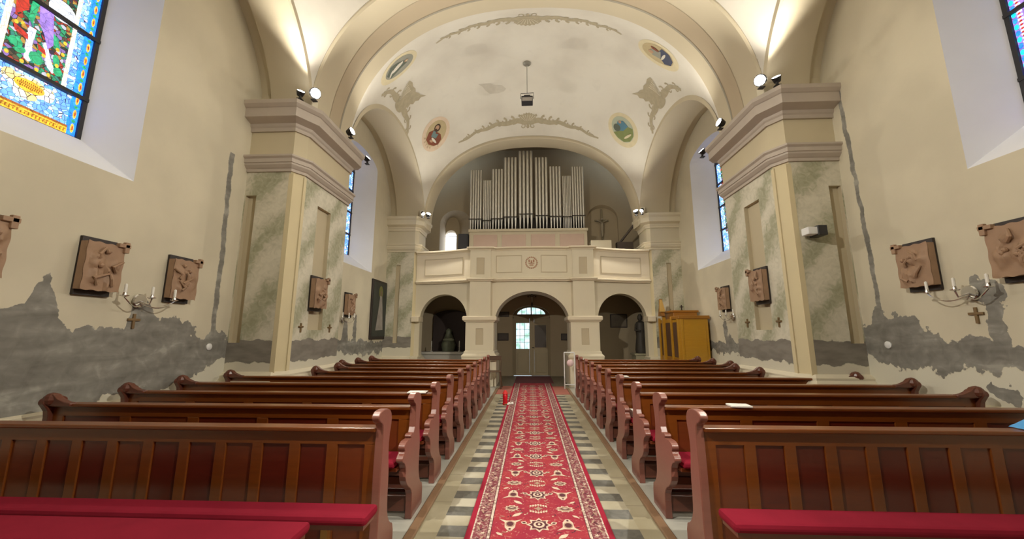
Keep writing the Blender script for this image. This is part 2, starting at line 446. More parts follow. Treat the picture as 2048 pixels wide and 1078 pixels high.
for side, sx in (('left', -1), ('right', 1)):
    q = MB(sx)
    for y0, y1 in ((-3.6, PY0-.02), (PY1+.02, 12.0)):
        q.prism([(W-.002, 0), (W-.085, 0), (W-.085, .69), (W-.06, .72), (W-.06, .745), (W-.03, .76), (W-.002, .765)], 'Y', y0, y1)
    q.v = [(a, b, c) for a, b, c in q.v]
    struct(q.obj('baseboard_'+side, M_plaster_lt))

# windows
def win_common(idx, sx, c, hw, fine):
    root = struct(empty('window_%d' % idx, (sx*5.2, c, SILL)))
    gy = GY; x = 5.25
    def loc(q, name, mats, **k):
        q.v = [(a-5.2, b-c, z-SILL) for a, b, z in q.v]
        return q.obj(name, mats, root, **k)
    pane = MB(sx); n = 14
    pts = [(x+.02, c-gy, 3.66), (x+.02, c+gy, 3.66)]+[(x+.02, c+gy*math.cos(PI*k/n), 6.30+.23*math.sin(PI*k/n)) for k in range(n+1)]
    pane.add(pts, [tuple(range(len(pts)))])
    loc(pane, 'glass', G_blue)
    fr = MB(sx); t = .045
    fr.box(x-.03, x+.05, c-gy-.01, c-gy+t, 3.66, 6.3); fr.box(x-.03, x+.05, c+gy-t, c+gy+.01, 3.66, 6.3); fr.box(x-.03, x+.05, c-gy, c+gy, 3.655, 3.66+t)
    for z in ((4.19, 4.96, 5.73) if fine else (4.3, 4.95, 5.6, 6.2)): fr.box(x-.04, x+.05, c-gy, c+gy, z-.02, z+.02)
    fr.tube([(x, c+gy*math.cos(PI*k/n), 6.30+.23*math.sin(PI*k/n)) for k in range(n+1)], .035, 6)
    loc(fr, 'iron_frame', M_iron)
    def strip(name, y0, y1, z0, z1, mat, dx=.0):
        s_ = MB(sx); s_.box(x-.004-dx, x+.01-dx, y0, y1, z0, z1); return loc(s_, name, mat)
    e = gy-t
    return root, loc, strip, e, x
def oval(q, x, cy, cz, ry, rz, n=20, rot=0):
    pts = []
    for k in range(n):
        a = 2*PI*k/n; u, v = ry*math.cos(a), rz*math.sin(a)
        pts.append((x, cy+u*math.cos(rot)-v*math.sin(rot), cz+u*math.sin(rot)+v*math.cos(rot)))
    q.add(pts, [tuple(range(n))])
# 1: left front, a standing figure over an inscription band
def beads(sx, c, e, loc):
    q = MB(sx); g = MB(sx); d = MB(sx)
    for s_ in (-1, 1):
        z = 3.80
        while z < 6.15:
            oval(q, x-.010, c+s_*(e-.042), z, .017, .055, 14); oval(g, x-.010, c+s_*(e-.042), z+.085, .020, .022, 8); oval(d, x-.014, c+s_*(e-.042), z, .007, .028, 8); z += .17
    loc(q, 'golden_ovals', G_gold); loc(g, 'green_beads', G_green); loc(d, 'ruby_drops', G_red)
root, loc, strip, e, x = win_common(1, -1, 3.37, .70, True); c = 3.37
strip('border', c+e-.085, c+e, 3.70, 6.2, G_edge); strip('border', c-e, c-e+.085, 3.70, 6.2, G_edge)
beads(-1, c, e, loc)
strip('column', c+.245, c+.285, 4.19, 6.2, G_cream, .003); strip('column', c-.285, c-.245, 4.19, 6.2, G_cream, .003)
strip('mosaic', c-.245, c+.245, 4.19, 6.2, G_figure, .003)
strip('inscription_band', c-e+.085, c+e-.085, 3.71, 3.785, G_gold, .004)
q = MB(-1); yy = c-e+.10
while yy < c+e-.10:
    h_ = random.choice((.035, .035, .02)); q.box(x-.014, x-.009, yy, yy+.008, 3.73, 3.73+h_)
    if random.random() < .6: q.box(x-.014, x-.009, yy, yy+.02, 3.758, 3.765)
    yy += .03
loc(q, 'lettering_strokes', G_goldd)
strip('amber_line', c-e+.085, c+e-.085, 3.787, 3.81, G_goldd, .004)
q = MB(-1); oval(q, x-.012, c, 4.03, .17, .10, 24); oval(q, x-.012, c-.16, 4.06, .06, .07); oval(q, x-.012, c+.16, 4.03, .055, .08); oval(q, x-.012, c-.02, 3.93, .10, .05); loc(q, 'scroll', G_scroll)
q = MB(-1); oval(q, x-.016, c, 4.03, .125, .065, 24); loc(q, 'cartouche', G_gold)
q = MB(-1)
for r_ in range(3):
    hw_ = (.075, .10, .075)[r_]; k = -hw_
    while k < hw_: q.box(x-.020, x-.017, c+k, c+k+.007, 4.0+r_*.024, 4.018+r_*.024); k += .016
loc(q, 'cartouche_strokes', G_goldd)
def shard(name, pts, m, dx=.012):
    q = MB(-1); q.add([(x-dx, c+a, b) for a, b in pts], [tuple(range(len(pts)))]); loc(q, name, m)
shard('stocking', [(-.09, 4.30), (-.05, 4.28), (-.02, 4.33), (-.045, 4.45), (-.04, 4.66), (-.10, 4.66), (-.10, 4.45)], G_white)
shard('stocking', [(.10, 4.33), (.15, 4.29), (.17, 4.32), (.10, 4.47), (.06, 4.60), (.02, 4.56), (.06, 4.46)], G_white)
shard('mantle', [(-.06, 4.95), (.06, 4.95), (.11, 4.6), (.07, 4.52), (.02, 4.66), (-.03, 4.74)], G_violet, .016)
shard('green_tunic', [(-.12, 4.95), (-.06, 4.95), (-.08, 4.7), (-.12, 4.72)], G_green, .015)
shard('red_drapery', [(-.24, 4.93), (-.15, 4.95), (-.13, 4.82), (-.22, 4.70)], G_red, .015)
shard('red_drapery', [(-.02, 4.53), (.05, 4.50), (.07, 4.44), (.0, 4.46)], G_red, .018)
shard('red_drapery', [(-.22, 4.60), (-.10, 4.56), (-.09, 4.50), (-.2, 4.53)], G_red, .018)
q = MB(-1); oval(q, x-.012, c+.13, 5.04, .105, .10, 20); oval(q, x-.010, c+.13, 5.04, .125, .12, 20); loc(q, 'orb', G_white)
q = MB(-1)
for a, b_, p_, r_, t_ in ((-.17, 4.42, .055, .05, 0), (-.13, 4.36, .05, .035, .5), (.0, 4.36, .06, .065, .3), (.02, 4.49, .03, .05, .3), (.16, 4.45, .03, .07, .2), (.12, 4.66, .03, .09, .5), (.19, 4.34, .04, .05, 0)): oval(q, x-.014, c+a, b_, p_, r_, 12, t_)
loc(q, 'green_foliage', G_green)
q = MB(-1)
for a, b_ in ((-.20, 4.62), (-.15, 4.64), (.05, 4.43), (.15, 4.58), (.20, 4.56), (.17, 4.40), (-.22, 4.27), (-.10, 4.25), (.02, 4.24), (.12, 4.25), (.2, 4.70)): oval(q, x-.018, c+a, b_, .018, .022, 8)
loc(q, 'gold_blossoms', G_gold)
# 2: right front
root, loc, strip, e, x = win_common(2, 1, 3.48, .68, True); c = 3.48
strip('border', c-e, c+e, 3.71, 6.2, G_violet)
strip('mosaic', c-e+.13, c+e-.13, 3.9, 6.2, G_figure, .004)
q = MB(1); d = MB(1); r_ = MB(1); wv = MB(1); k = 0; z = 3.80
while z < 6.15:
    oval(q if k % 2 else d, x-.01, c+e-.025, z, .020, .032, 10); z += .075; k += 1
z = 3.75
while z < 6.15:
    r_.box(x-.014, x-.010, c+e-.080, c+e-.060, z, z+.022); wv.box(x-.012, x-.008, c+e-.095, c+e-.05, z-.022, z); z += .044
loc(q, 'cyan_squares', G_cyan); loc(d, 'deep_blue_squares', G_edge); loc(r_, 'ruby_checks', G_red); loc(wv, 'white_checks', G_white)
# 3, 4: rear bay
for idx, sx in ((3, -1), (4, 1)):
    root, loc, strip, e, x = win_common(idx, sx, 10.0, .95, False); c = 10.0
    strip('border', c+e-.13, c+e, 3.71, 6.2, G_blue); strip('mosaic', c-e+.2, c+e-.2, 4.2, 6.2, G_figure, .004)

# ------------------------------------------------------------------ piers
M_marb = {-1: marble_mat('left_marbling', 1), 1: None}
M_marb[1] = M_marb[-1]
M_marbR = marble_mat('right_marbling', -1)
def recess_quad(q, O, U, V, w_, h_, r, depth, N, m0=0, m1=1):
    O, U, V, N = map(Vector, (O, U, V, N))
    def P(u, v, d=0): return O+U*u+V*v-N*d
    u0, u1, v0, v1 = r
    for a, b_, c_, d_ in (((0, 0), (w_, 0), (w_, v0), (0, v0)), ((0, v1), (w_, v1), (w_, h_), (0, h_)), ((0, v0), (u0, v0), (u0, v1), (0, v1)), ((u1, v0), (w_, v0), (w_, v1), (u1, v1))):
        q.quad(P(*a), P(*b_), P(*c_), P(*d_), m0)
    cs = [(u0, v0), (u1, v0), (u1, v1), (u0, v1)]
    for i in range(4):
        a, b_ = cs[i], cs[(i+1) % 4]; q.quad(P(*a), P(*b_), P(*b_, depth), P(*a, depth), m1)
    q.quad(*[P(*p, depth) for p in cs], m1)
MOULD_LOW = [(0, 0), (.03, 0), (.03, .045), (.05, .06), (.085, .10), (.085, .13), (.10, .135), (.10, .20), (.13, .225), (.13, .255), (0, .27)]
CORNICE = [(0, 0), (.035, 0), (.035, .06), (.055, .085), (.06, .105), (.06, .13), (.19, .175), (.20, .18), (.20, .33), (.215, .34), (.235, .365), (.25, .385), (.25, .45), (0, .46)]
BASE = [(0, 0), (.07, 0), (.07, .62), (.10, .63), (.145, .70), (.145, .76), (.11, .80), (.07, .85), (.07, .88), (.03, .92), (0, .93)]
for idx, sx in ((1, -1), (2, 1)):
    root = struct(empty('trim_%d' % idx, (sx*W, PY0, 0)))
    def fin(q, name, mats, **k):
        q.v = [(a-W, b-PY0, z) for a, b, z in q.v]; return q.obj(name, mats, root, **k)
    path = [(W, PY0), (3.97, PY0), (3.85, 5.98), (3.85, PY1-.02), (3.87, PY1), (W, PY1)]
    mm = M_marb[-1] if sx < 0 else M_marbR
    q = MB(sx)
    recess_quad(q, (W, PY0, 0), (-1, 0, 0), (0, 0, 1), W-3.97, 4.13, (.02, .20, 1.36, 3.73), .07, (0, -1, 0))
    recess_quad(q, (3.85, 5.98, 0), (0, 1, 0), (0, 0, 1), PY1-.02-5.98, 4.13, (.44, .90, 1.56, 3.76), .07, (-1, 0, 0))
    q.quad((3.87, PY1, 0), (W, PY1, 0), (W, PY1, 4.13), (3.87, PY1, 4.13))
    for a, b_ in ((path[1], path[2]), (path[3], path[4])): q.quad((*a, 0), (*b_, 0), (*b_, 4.13), (*a, 4.13), 2)
    # the cream corner strips run a hand's width on to the faces
    q.box(3.925, 4.0, PY0-.004, PY0+.01, .9, 4.1, 2); q.box(3.846, 3.86, 5.95, 6.02, .9, 4.1, 2)
    o = fin(q, 'shaft', [mm, M_niche, M_chamfer])
    q = MB(sx)
    for i in range(5): q.quad((*path[i], 4.36), (*path[i+1], 4.36), (*path[i+1], 4.88), (*path[i], 4.88))
    q.add([(*p, 5.29) for p in path], [tuple(range(6))]); fin(q, 'frieze', M_frieze)
    sd = -1
    q = MB(sx); q.sweep(path, MOULD_LOW, 4.13, side=-1); fin(q, 'lower_moulding', M_moulding)
    q = MB(sx); q.sweep(path, CORNICE, 4.84, side=-1); fin(q, 'cornice', M_moulding)
    q = MB(sx); q.sweep(path, BASE, 0, side=-1); fin(q, 'base_moulding', M_plaster_lt)
    q = MB(sx); q.box(3.74, 3.90, 5.80, 5.98, 5.29, 5.50); fin(q, 'springing_block', M_plaster_lt, bevel=.01)

# rear pilasters
for idx, sx in ((3, -1), (4, 1)):
    root = struct(empty('trim_%d' % idx, (sx*W, 12.1, 0)))
    def fin(q, name, mats, **k):
        q.v = [(a-W, b-12.1, z) for a, b, z in q.v]; return q.obj(name, mats, root, **k)
    path = [(W, 12.1), (4.45, 12.1), (3.80, 12.1), (3.72, 12.2), (3.72, 13.0)]
    path = [(W, 12.1), (3.82, 12.1), (3.72, 12.2), (3.72, 13.0)]
    q = MB(sx)
    recess_quad(q, (W, 12.1, 0), (-1, 0, 0), (0, 0, 1), W-3.82, 4.13, (.32, .46, 1.2, 3.7), .05, (0, -1, 0))
    q.quad((3.82, 12.1, 0), (3.72, 12.2, 0), (3.72, 12.2, 4.13), (3.82, 12.1, 4.13), 2); q.quad((3.72, 12.2, 0), (3.72, 13, 0), (3.72, 13, 4.13), (3.72, 12.2, 4.13))
    fin(q, 'shaft', [M_marb[-1] if sx < 0 else M_marbR, M_niche, M_chamfer])
    q = MB(sx)
    for i in range(3): q.quad((*path[i], 4.36), (*path[i+1], 4.36), (*path[i+1], 4.88), (*path[i], 4.88))
    q.add([(*p, 5.28) for p in path]+[(W, 13.0, 5.28)], [tuple(range(5))])
    fin(q, 'frieze', M_plaster)
    for nm, pf, z0, mt in (('lower_moulding', MOULD_LOW, 4.13, M_plaster_lt), ('cornice', [(a*.9, b) for a, b in CORNICE], 4.84, M_plaster_lt), ('base_moulding', [(a, b*.87) for a, b in BASE], 0, M_plaster_lt)):
        q = MB(sx); q.sweep(path, pf, z0, side=-1); fin(q, nm, mt)
    q = MB(sx); q.box(3.55, 3.70, 12.08, 12.28, 5.28, 5.55); fin(q, 'springing_block', M_plaster_lt, bevel=.01)

# ------------------------------------------------------------------ vaults and arches: the ceiling
root = struct(empty('ceiling', (0, 0, ZS)))
def cfin(q, name, mats, smooth=True):
    q.v = [(a, b, z-ZS) for a, b, z in q.v]; return q.obj(name, mats, root, smooth=smooth)
def spc(t): return math.sin((t-.5)*PI)           # cosine spacing -1..1
q = MB(); q.grid(lambda u, v: (a2(9.85+2.45*spc(v))*spc(u), 9.85+2.45*spc(v), zv2(a2(9.85+2.45*spc(v))*spc(u), 9.85+2.45*spc(v))), 72, 60)
cfin(q, 'rear_bay_vault', M_vault)
q = MB(); q.grid(lambda u, v: (3.88*spc(u), 3.15+2.8*spc(v), zv1(3.88*spc(u), 3.15+2.8*spc(v))), 72, 60)
cfin(q, 'front_bay_vault', M_vault)
# painted lines following the vault edges
def stripe(fn, w_=.022, n=80):
    """fn(t)->(x,y,z) centre, returns ribbon between fn(t,0) and fn(t,1)"""
    q = MB(); q.grid(lambda u, v: fn(u, v), n, 1); return q
def vline(zf, af, cy, hy, sidex=None, sidey=None, off=.05, w_=.022, t0=0, t1=1):
    def fn(u, v):
        u = t0+(t1-t0)*u
        d = off+w_*v
        if sidex:
            y = cy+hy*.985*spc(u); x = sidex*(af(y)-d*.35)
            # step in along the steep web
            x = sidex*(af(y)*math.sqrt(1-(d/af(y))*.9)) if False else x
        else:
            y = cy+sidey*(hy-d*.35); x = af(y)*.985*spc(u)
        return (x, y, zf(x, y)-.004)
    return stripe(fn)
ln = MB()
def addq(a): 
    o = len(ln.v); ln.v += a.v; ln.f += [tuple(o+i for i in f) for f in a.f]; ln.m += a.m
for s_ in (-1, 1):
    addq(vline(zv2, a2, 9.85, 2.45, sidex=s_)); addq(vline(zv1, lambda y: 3.88, 3.15, 2.8, sidex=s_))
addq(vline(zv2, a2, 9.85, 2.45, sidey=1)); addq(vline(zv1, lambda y: 3.88, 3.15, 2.8, sidey=1))
cfin(ln, 'painted_stripe', M_line)
# transverse arches
def xarch(prof, n=72):
    """prof = [(y, a, b)] rings of a superellipse"""
    q = MB()
    for (y0, a0, b0), (y1, a1, b1) in zip(prof, prof[1:]):
        q.grid(lambda u, v: ((a0+(a1-a0)*v)*spc(u), y0+(y1-y0)*v, ZS+(b0+(b1-b0)*v)*se(spc(u))), n, 1)
    return q
cfin(xarch([(5.93, 3.95, 3.50), (5.93, 3.88, 3.37), (5.96, 3.86, 3.34), (6.15, 3.87, 3.42), (6.35, 3.88, 3.50), (6.50, 3.885, 3.54), (6.58, 3.88, 3.54), (6.90, 3.85, 3.45), (6.93, 3.85, 3.45), (6.93, 3.90, 3.52), (7.2, 3.91, 3.55), (7.40, 3.90, 3.60), (7.40, 4.0, 3.8)]), 'transverse_arch', M_rib)
M_band = flat('brownish_arch_band', (.49, .405, .285), .88, noise=.05, ns=1.2)
cfin(xarch([(6.56, 3.876, 3.535), (6.90, 3.846, 3.445)]), 'arch_band', M_band)
cfin(xarch([(6.885, 3.843, 3.441), (6.925, 3.841, 3.440)]), 'painted_stripe', M_line)
cfin(xarch([(12.28, 3.75, 3.4), (12.28, 3.57, 3.17), (12.31, 3.55, 3.14), (12.85, 3.50, 3.10), (12.85, 3.58, 3.20), (13.0, 3.58, 3.20), (13.0, 3.9, 3.6)]), 'rear_arch', M_rib)
cfin(xarch([(.36, 3.95, 3.5), (.36, 3.86, 3.34), (-1.0, 3.86, 3.40), (-1.0, 4.7, 4.2)]), 'chancel_arch', M_rib)
# wall arches
def yarch(sx, prof, cy, n=60):
    q = MB(sx)
    for (x0, h0, b0), (x1, h1, b1) in zip(prof, prof[1:]):
        q.grid(lambda u, v: (x0+(x1-x0)*v, cy+(h0+(h1-h0)*v)*spc(u), ZS+(b0+(b1-b0)*v)*se(spc(u), 2)), n, 1)
    return q
for sx in (-1, 1):
    cfin(yarch(sx, [(3.84, 2.9, 2.62), (3.84, 2.80, 2.50), (3.87, 2.78, 2.47), (4.52, 2.78, 2.47), (4.52, 2.84, 2.55), (W+.01, 2.84, 2.55), (W+.01, 2.9, 3.0)], 3.15), 'wall_arch', M_rib)
    q = MB(sx)
    def ff(x0, x1, h0, h1, b0, b1): q.grid(lambda u, v: (x0(u)+(x1(u)-x0(u))*v, 9.85+(h0+(h1-h0)*v)*spc(u), ZS+(b0+(b1-b0)*v)*se(spc(u), 2)), 60, 1)
    e0 = lambda u: a2(9.85+2.45*spc(u))-.035
    e1 = lambda u: 4.52
    e2 = lambda u: W+.01
    ff(e0, e0, 2.52, 2.44, 2.50, 2.38); ff(e0, e1, 2.44, 2.42, 2.38, 2.36); ff(e1, e1, 2.42, 2.48, 2.36, 2.43); ff(e1, e2, 2.48, 2.48, 2.43, 2.43)
    cfin(q, 'wall_arch', M_rib)
# masonry above the pier between the arches (front and rear faces)
q = MB()
for sx in (-1, 1):
    for (yf, cc, hh) in ((5.90, 0, 0),):
        q.box(min(sx*3.9, sx*4.9), max(sx*3.9, sx*4.9), 5.90, 7.42, 5.28, 8.2)
    q.box(min(sx*3.72, sx*4.9), max(sx*3.72, sx*4.9), 12.30, 13.0, 5.26, 8.2)
cfin(q, 'spandrel_masonry', M_rib, False)

# chancel end behind the camera, closing the room
q = MB(); q.quad((-W, -3.6, -.05), (W, -3.6, -.05), (W, -3.6, 9), (-W, -3.6, 9)); struct(q.obj('wall_front', M_plaster))
q = MB(); q.quad((-4.8, -3.7, 8.0), (4.8, -3.7, 8.0), (4.8, .4, 8.0), (-4.8, .4, 8.0)); o = q.obj('chancel_vault', M_vault, root); o.location = (0, 0, -ZS)

# rear wall: lower part with door opening, upper part with window and niche
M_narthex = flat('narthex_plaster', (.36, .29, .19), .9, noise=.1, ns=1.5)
q = MB(); BW = 14.15; DX0, DX1 = -.70, .68; dcx = (DX0+DX1)/2; dhw = (DX1-DX0)/2
n = 16
q.quad((-5, BW, -.05), (DX0, BW, -.05), (DX0, BW, 3.3), (-5, BW, 3.3)); q.quad((DX1, BW, -.05), (5, BW, -.05), (5, BW, 3.3), (DX1, BW, 3.3))
for k in range(n):
    t0, t1 = PI*k/n, PI*(k+1)/n
    p0 = (dcx+dhw*math.cos(t0), BW, 2.10+.42*math.sin(t0)); p1 = (dcx+dhw*math.cos(t1), BW, 2.10+.42*math.sin(t1))
    q.quad(p0, p1, (p1[0], BW, 3.3), (p0[0], BW, 3.3))
    q.quad(p0, p1, (p1[0], BW+.15, p1[2]), (p0[0], BW+.15, p0[2]))
for xx in (DX0, DX1): q.quad((xx, BW, 0), (xx, BW, 2.1), (xx, BW+.15, 2.1), (xx, BW+.15, 0))
# upper: arched recess left (window) and right (niche)
UY = 13.95; q2 = q
def arched_holes(q, y, z0, z1, xs, holes, m=0):
    cur = xs[0]
    for (x0, x1, hz0, spr, ris, dep, dx0, dx1) in holes:
        q.quad((cur, y, z0), (x0, y, z0), (x0, y, z1), (cur, y, z1), m)
        q.quad((x0, y, z0), (x1, y, z0), (x1, y, hz0), (x0, y, hz0), m)
        cx, hw = (x0+x1)/2, (x1-x0)/2; cx2, hw2 = (x0+dx0+x1-dx1)/2, (x1-dx1-x0-dx0)/2
        for k in range(n):
            t0, t1 = PI*k/n, PI*(k+1)/n
            a = (cx+hw*math.cos(t0), y, spr+ris*math.sin(t0)); b_ = (cx+hw*math.cos(t1), y, spr+ris*math.sin(t1))
            a2_ = (cx2+hw2*math.cos(t0), y+dep, spr+(ris-.1)*math.sin(t0)); b2_ = (cx2+hw2*math.cos(t1), y+dep, spr+(ris-.1)*math.sin(t1))
            q.quad(a, b_, (b_[0], y, z1), (a[0], y, z1), m); q.quad(a, b_, b2_, a2_, m)
        q.quad((x0, y, hz0), (x0, y, spr), (x0+dx0, y+dep, spr), (x0+dx0, y+dep, hz0), m); q.quad((x1, y, hz0), (x1, y, spr), (x1-dx1, y+dep, spr), (x1-dx1, y+dep, hz0), m)
        q.quad((x0, y, hz0), (x1, y, hz0), (x1-dx1, y+dep, hz0), (x0+dx0, y+dep, hz0), m)
        cur = x1
    q.quad((cur, y, z0), (xs[1], y, z0), (xs[1], y, z1), (cur, y, z1), m)
arched_holes(q, UY, 3.2, 8.6, (-5, 5), [(-3.45, -2.25, 4.0, 5.6, .55, .55, .10, .55), (2.10, 3.25, 4.35, 5.70, .58, .10, 0, 0)])
q.quad((2.0, UY+.1, 4.3), (3.4, UY+.1, 4.3), (3.4, UY+.1, 6.4), (2.0, UY+.1, 6.4))
q.quad((-5, UY, 3.25), (5, UY, 3.25), (5, BW, 3.25), (-5, BW, 3.25))
# back of the window recess with the round headed opening
arched_holes(q, UY+.55, 3.9, 6.3, (-3.6, -1.9), [(-3.36, -2.92, 4.3, 5.28, .24, .12, 0, 0)])
struct(q.obj('wall_back', [M_narthex]))
root = struct(empty('window_5', (-3.14, UY+.65, 4.3)))
q = MB(); pts = [(-.22, 0, 0), (.22, 0, 0)]+[(.22*math.cos(PI*k/12), 0, .98+.24*math.sin(PI*k/12)) for k in range(13)]; q.add(pts, [tuple(range(15))]); q.obj('glass', flat('bright_daylight_glass', (.6, .65, .8), .3, emit=(.78, .86, 1), es=7), root)
q = MB(); q.box(-.23, .23, -.03, 0, .955, .985); q.obj('glazing_bar', M_white, root)
# organ loft ceiling
q = MB(); q.quad((-4.8, 12.9, 8.55), (4.8, 12.9, 8.55), (4.8, 14.3, 8.55), (-4.8, 14.3, 8.55)); o = q.obj('loft_ceiling', M_narthex); struct(o); o.name = 'ceiling_loft'; o.name = 'ceiling.001'

# ------------------------------------------------------------------ painted ornaments on the vault
def vnormal(x, y):
    h = .01
    g = Vector(((zv2(x+h, y)-zv2(x-h, y))/(2*h), (zv2(x, y+h)-zv2(x, y-h))/(2*h), -1))
    return g.normalized()                        # pointing down into the room
class Patch:
    def __init__(s, x, y, upv):
        s.c = Vector((x, y, zv2(x, y))); s.n = vnormal(x, y)
        upv = Vector(upv); s.v = (upv-s.n*upv.dot(s.n)).normalized(); s.u = s.v.cross(s.n) * -1
    def at(s, a, b, lift=.006):
        p = s.c+s.u*a+s.v*b
        for _ in range(12):
            f = p.z-zv2(p.x, p.y); g = vnormal(p.x, p.y)
            # move along the patch normal
            gr = Vector((-g.x/ -g.z if g.z else 0, 0, 0))
            h = .004; f2 = (p+s.n*h).z-zv2((p+s.n*h).x, (p+s.n*h).y)
            df = (f2-f)/h
            if abs(df) < 1e-4: break
            step = max(-.15, min(.15, -f/df)); p = p+s.n*step
            if abs(f) < 1e-5: break
        return p+s.n*lift
def patch_poly(q, P, pts, lift=.006, m=0):
    """fan polygon around its centroid, follows the curve"""
    ca = sum(p[0] for p in pts)/len(pts); cb = sum(p[1] for p in pts)/len(pts)
    rings = [(.0,), (.34,), (.67,), (1.,)]
    vs = [P.at(ca, cb, lift)]; n = len(pts)
    for r_ in (.34, .67, 1):
        vs += [P.at(ca+(p[0]-ca)*r_, cb+(p[1]-cb)*r_, lift) for p in pts]
    fs = [(0, 1+i, 1+(i+1) % n) for i in range(n)]
    for k in range(2):
        fs += [(1+k*n+i, 1+(k+1)*n+i, 1+(k+1)*n+(i+1) % n, 1+k*n+(i+1) % n) for i in range(n)]
    q.add(vs, fs, m)
def ell(ca, cb, ra, rb, n=28, rot=0):
    return [(ca+ra*math.cos(t)*math.cos(rot)-rb*math.sin(t)*math.sin(rot), cb+ra*math.cos(t)*math.sin(rot)+rb*math.sin(t)*math.cos(rot)) for t in [2*PI*k/n for k in range(n)]]
def ribbon(q, P, pts, w0, w1=None, lift=.006):
    w1 = w0 if w1 is None else w1; n = len(pts); vs = []
    for i, p in enumerate(pts):
        a = pts[max(0, i-1)]; b_ = pts[min(n-1, i+1)]; t = Vector((b_[0]-a[0], b_[1]-a[1])); t.normalize()
        w_ = (w0+(w1-w0)*i/(n-1))/2
        vs += [P.at(p[0]-t.y*w_, p[1]+t.x*w_, lift), P.at(p[0]+t.y*w_, p[1]-t.x*w_, lift)]
    q.add(vs, [(2*i, 2*i+1, 2*i+3, 2*i+2) for i in range(n-1)])
def flatm(name, c): return flat(name, c, .9, noise=.12, ns=7)
P_ring = flatm('pale_yellow_paint', (.68, .60, .40)); P_pink = flatm('pale_pink_paint', (.70, .56, .42)); P_ochre = flatm('ochre_paint', (.50, .41, .24))
P_brown = flatm('brown_red_paint', (.22, .07, .04)); P_skin = flatm('skin_paint', (.48, .30, .19)); P_teal = flatm('teal_paint', (.16, .24, .24))
P_hair = flatm('dark_hair_paint', (.07, .04, .025)); P_grey = flatm('grey_paint', (.30, .30, .25)); P_green = flatm('olive_green_paint', (.22, .26, .10))
P_navy = flatm('dark_blue_paint', (.07, .08, .13)); P_blue = flatm('blue_paint', (.10, .22, .30)); P_white = flatm('white_paint', (.68, .64, .55)); P_dgr = flatm('dark_green_grey_paint', (.12, .14, .11))
P_let = flatm('lettering_paint', (.45, .33, .20))
def text_on(P, text, rx, ry, a0, a1, size, mat, parent):
    cu = bpy.data.curves.new('t', 'FONT'); cu.body = 'H'; to = bpy.data.objects.new('t', cu); COL.objects.link(to)
    q = MB()
    for i, ch in enumerate(text):
        if ch == ' ': continue
        cu.body = ch; cu.size = size; cu.align_x = 'CENTER'
        bpy.context.view_layer.update()
        me = bpy.data.meshes.new_from_object(to.evaluated_get(bpy.context.evaluated_depsgraph_get()))
        a = a0+(a1-a0)*i/max(1, len(text)-1)
        cx, cy = rx*math.cos(a), ry*math.sin(a); rot = math.atan2(-rx*math.cos(a)*-1*rx/rx, 1)
        rot = math.atan2(math.sin(a+PI/2), math.cos(a+PI/2))    # tangent
        vs = [P.at(cx+v.co.x*math.cos(rot)-v.co.y*math.sin(rot), cy+v.co.x*math.sin(rot)+v.co.y*math.cos(rot), .012) for v in me.vertices]
        q.add(vs, [tuple(p.vertices) for p in me.polygons]); bpy.data.meshes.remove(me)
    bpy.data.objects.remove(to)
    return q
def medallion(x, y, upv, label, ring, field, fig, text, ra=.46, rb=.60):
    P = Patch(x, y, upv)
    root = empty('vault_medallion', P.c); tag(root, label, 'painting', 'oval saint paintings on the vault')
    def fin(q, name, m, **k): q.v = [tuple(Vector(v)-P.c) for v in q.v]; return q.obj(name, m, root)
    q = MB(); patch_poly(q, P, ell(0, 0, ra, rb, 40), .004); fin(q, 'border', ring)
    q = MB(); patch_poly(q, P, ell(0, .03, ra*.72, rb*.76, 36), .008); fin(q, 'background', field)
    for nm, m, polys in fig:
        q = MB()
        for k, pl in enumerate(polys): patch_poly(q, P, pl, .011+.002*fig.index((nm, m, polys))+.0005*k)
        fin(q, nm, m)
    if text:
        q = text_on(P, text, ra*.86, rb*.87, -PI*.80, -PI*.20, .11, P_let, root); fin(q, 'lettering', P_let)
    return root
# upright direction of each picture points to the crown of the vault
medallion(-3.06, 11.3, (.55, -.35, 1), 'oval vault painting of a bearded man in a red-brown robe, rear left corner', P_pink, P_ochre,
   [('robe', P_brown, [[(-.28, -.25), (-.15, -.36), (.05, -.40), (.22, -.30), (.24, -.05), (.12, .08), (-.18, .08), (-.29, -.05)]]),
    ('tunic', P_teal, [[(-.10, -.12), (.10, -.14), (.12, .06), (-.02, .10), (-.10, .04)]]),
    ('hair', P_hair, [ell(.05, .20, .105, .135, 16)]), ('face', P_skin, [ell(.06, .20, .065, .09, 14), ell(.02, -.26, .07, .045, 12)]),
    ('beard', P_hair, [ell(.06, .115, .055, .05, 12)]), ('sleeve', P_white, [ell(-.06, -.20, .13, .04, 12, .3)])], 'S. PETER')
medallion(2.96, 11.4, (-.55, -.35, 1), 'oval vault painting of a kneeling figure in blue on green ground, rear right corner', P_ring, flatm('pale_green_sky_paint', (.42, .46, .36)),
   [('meadow', P_green, [[(-.30, -.12), (-.20, -.33), (0, -.42), (.2, -.33), (.31, -.1), (.33, .12), (.05, .02), (-.15, .05)]]),
    ('robe', P_blue, [[(-.20, .02), (-.16, .26), (0, .34), (.10, .26), (.14, .06), (.02, -.02)]]),
    ('tree', P_dgr, [ell(.14, .18, .11, .13, 14)]), ('head', P_skin, [ell(-.05, .28, .045, .055, 12)]), ('path', P_ring, [ell(-.02, -.24, .15, .04, 14)])], None)
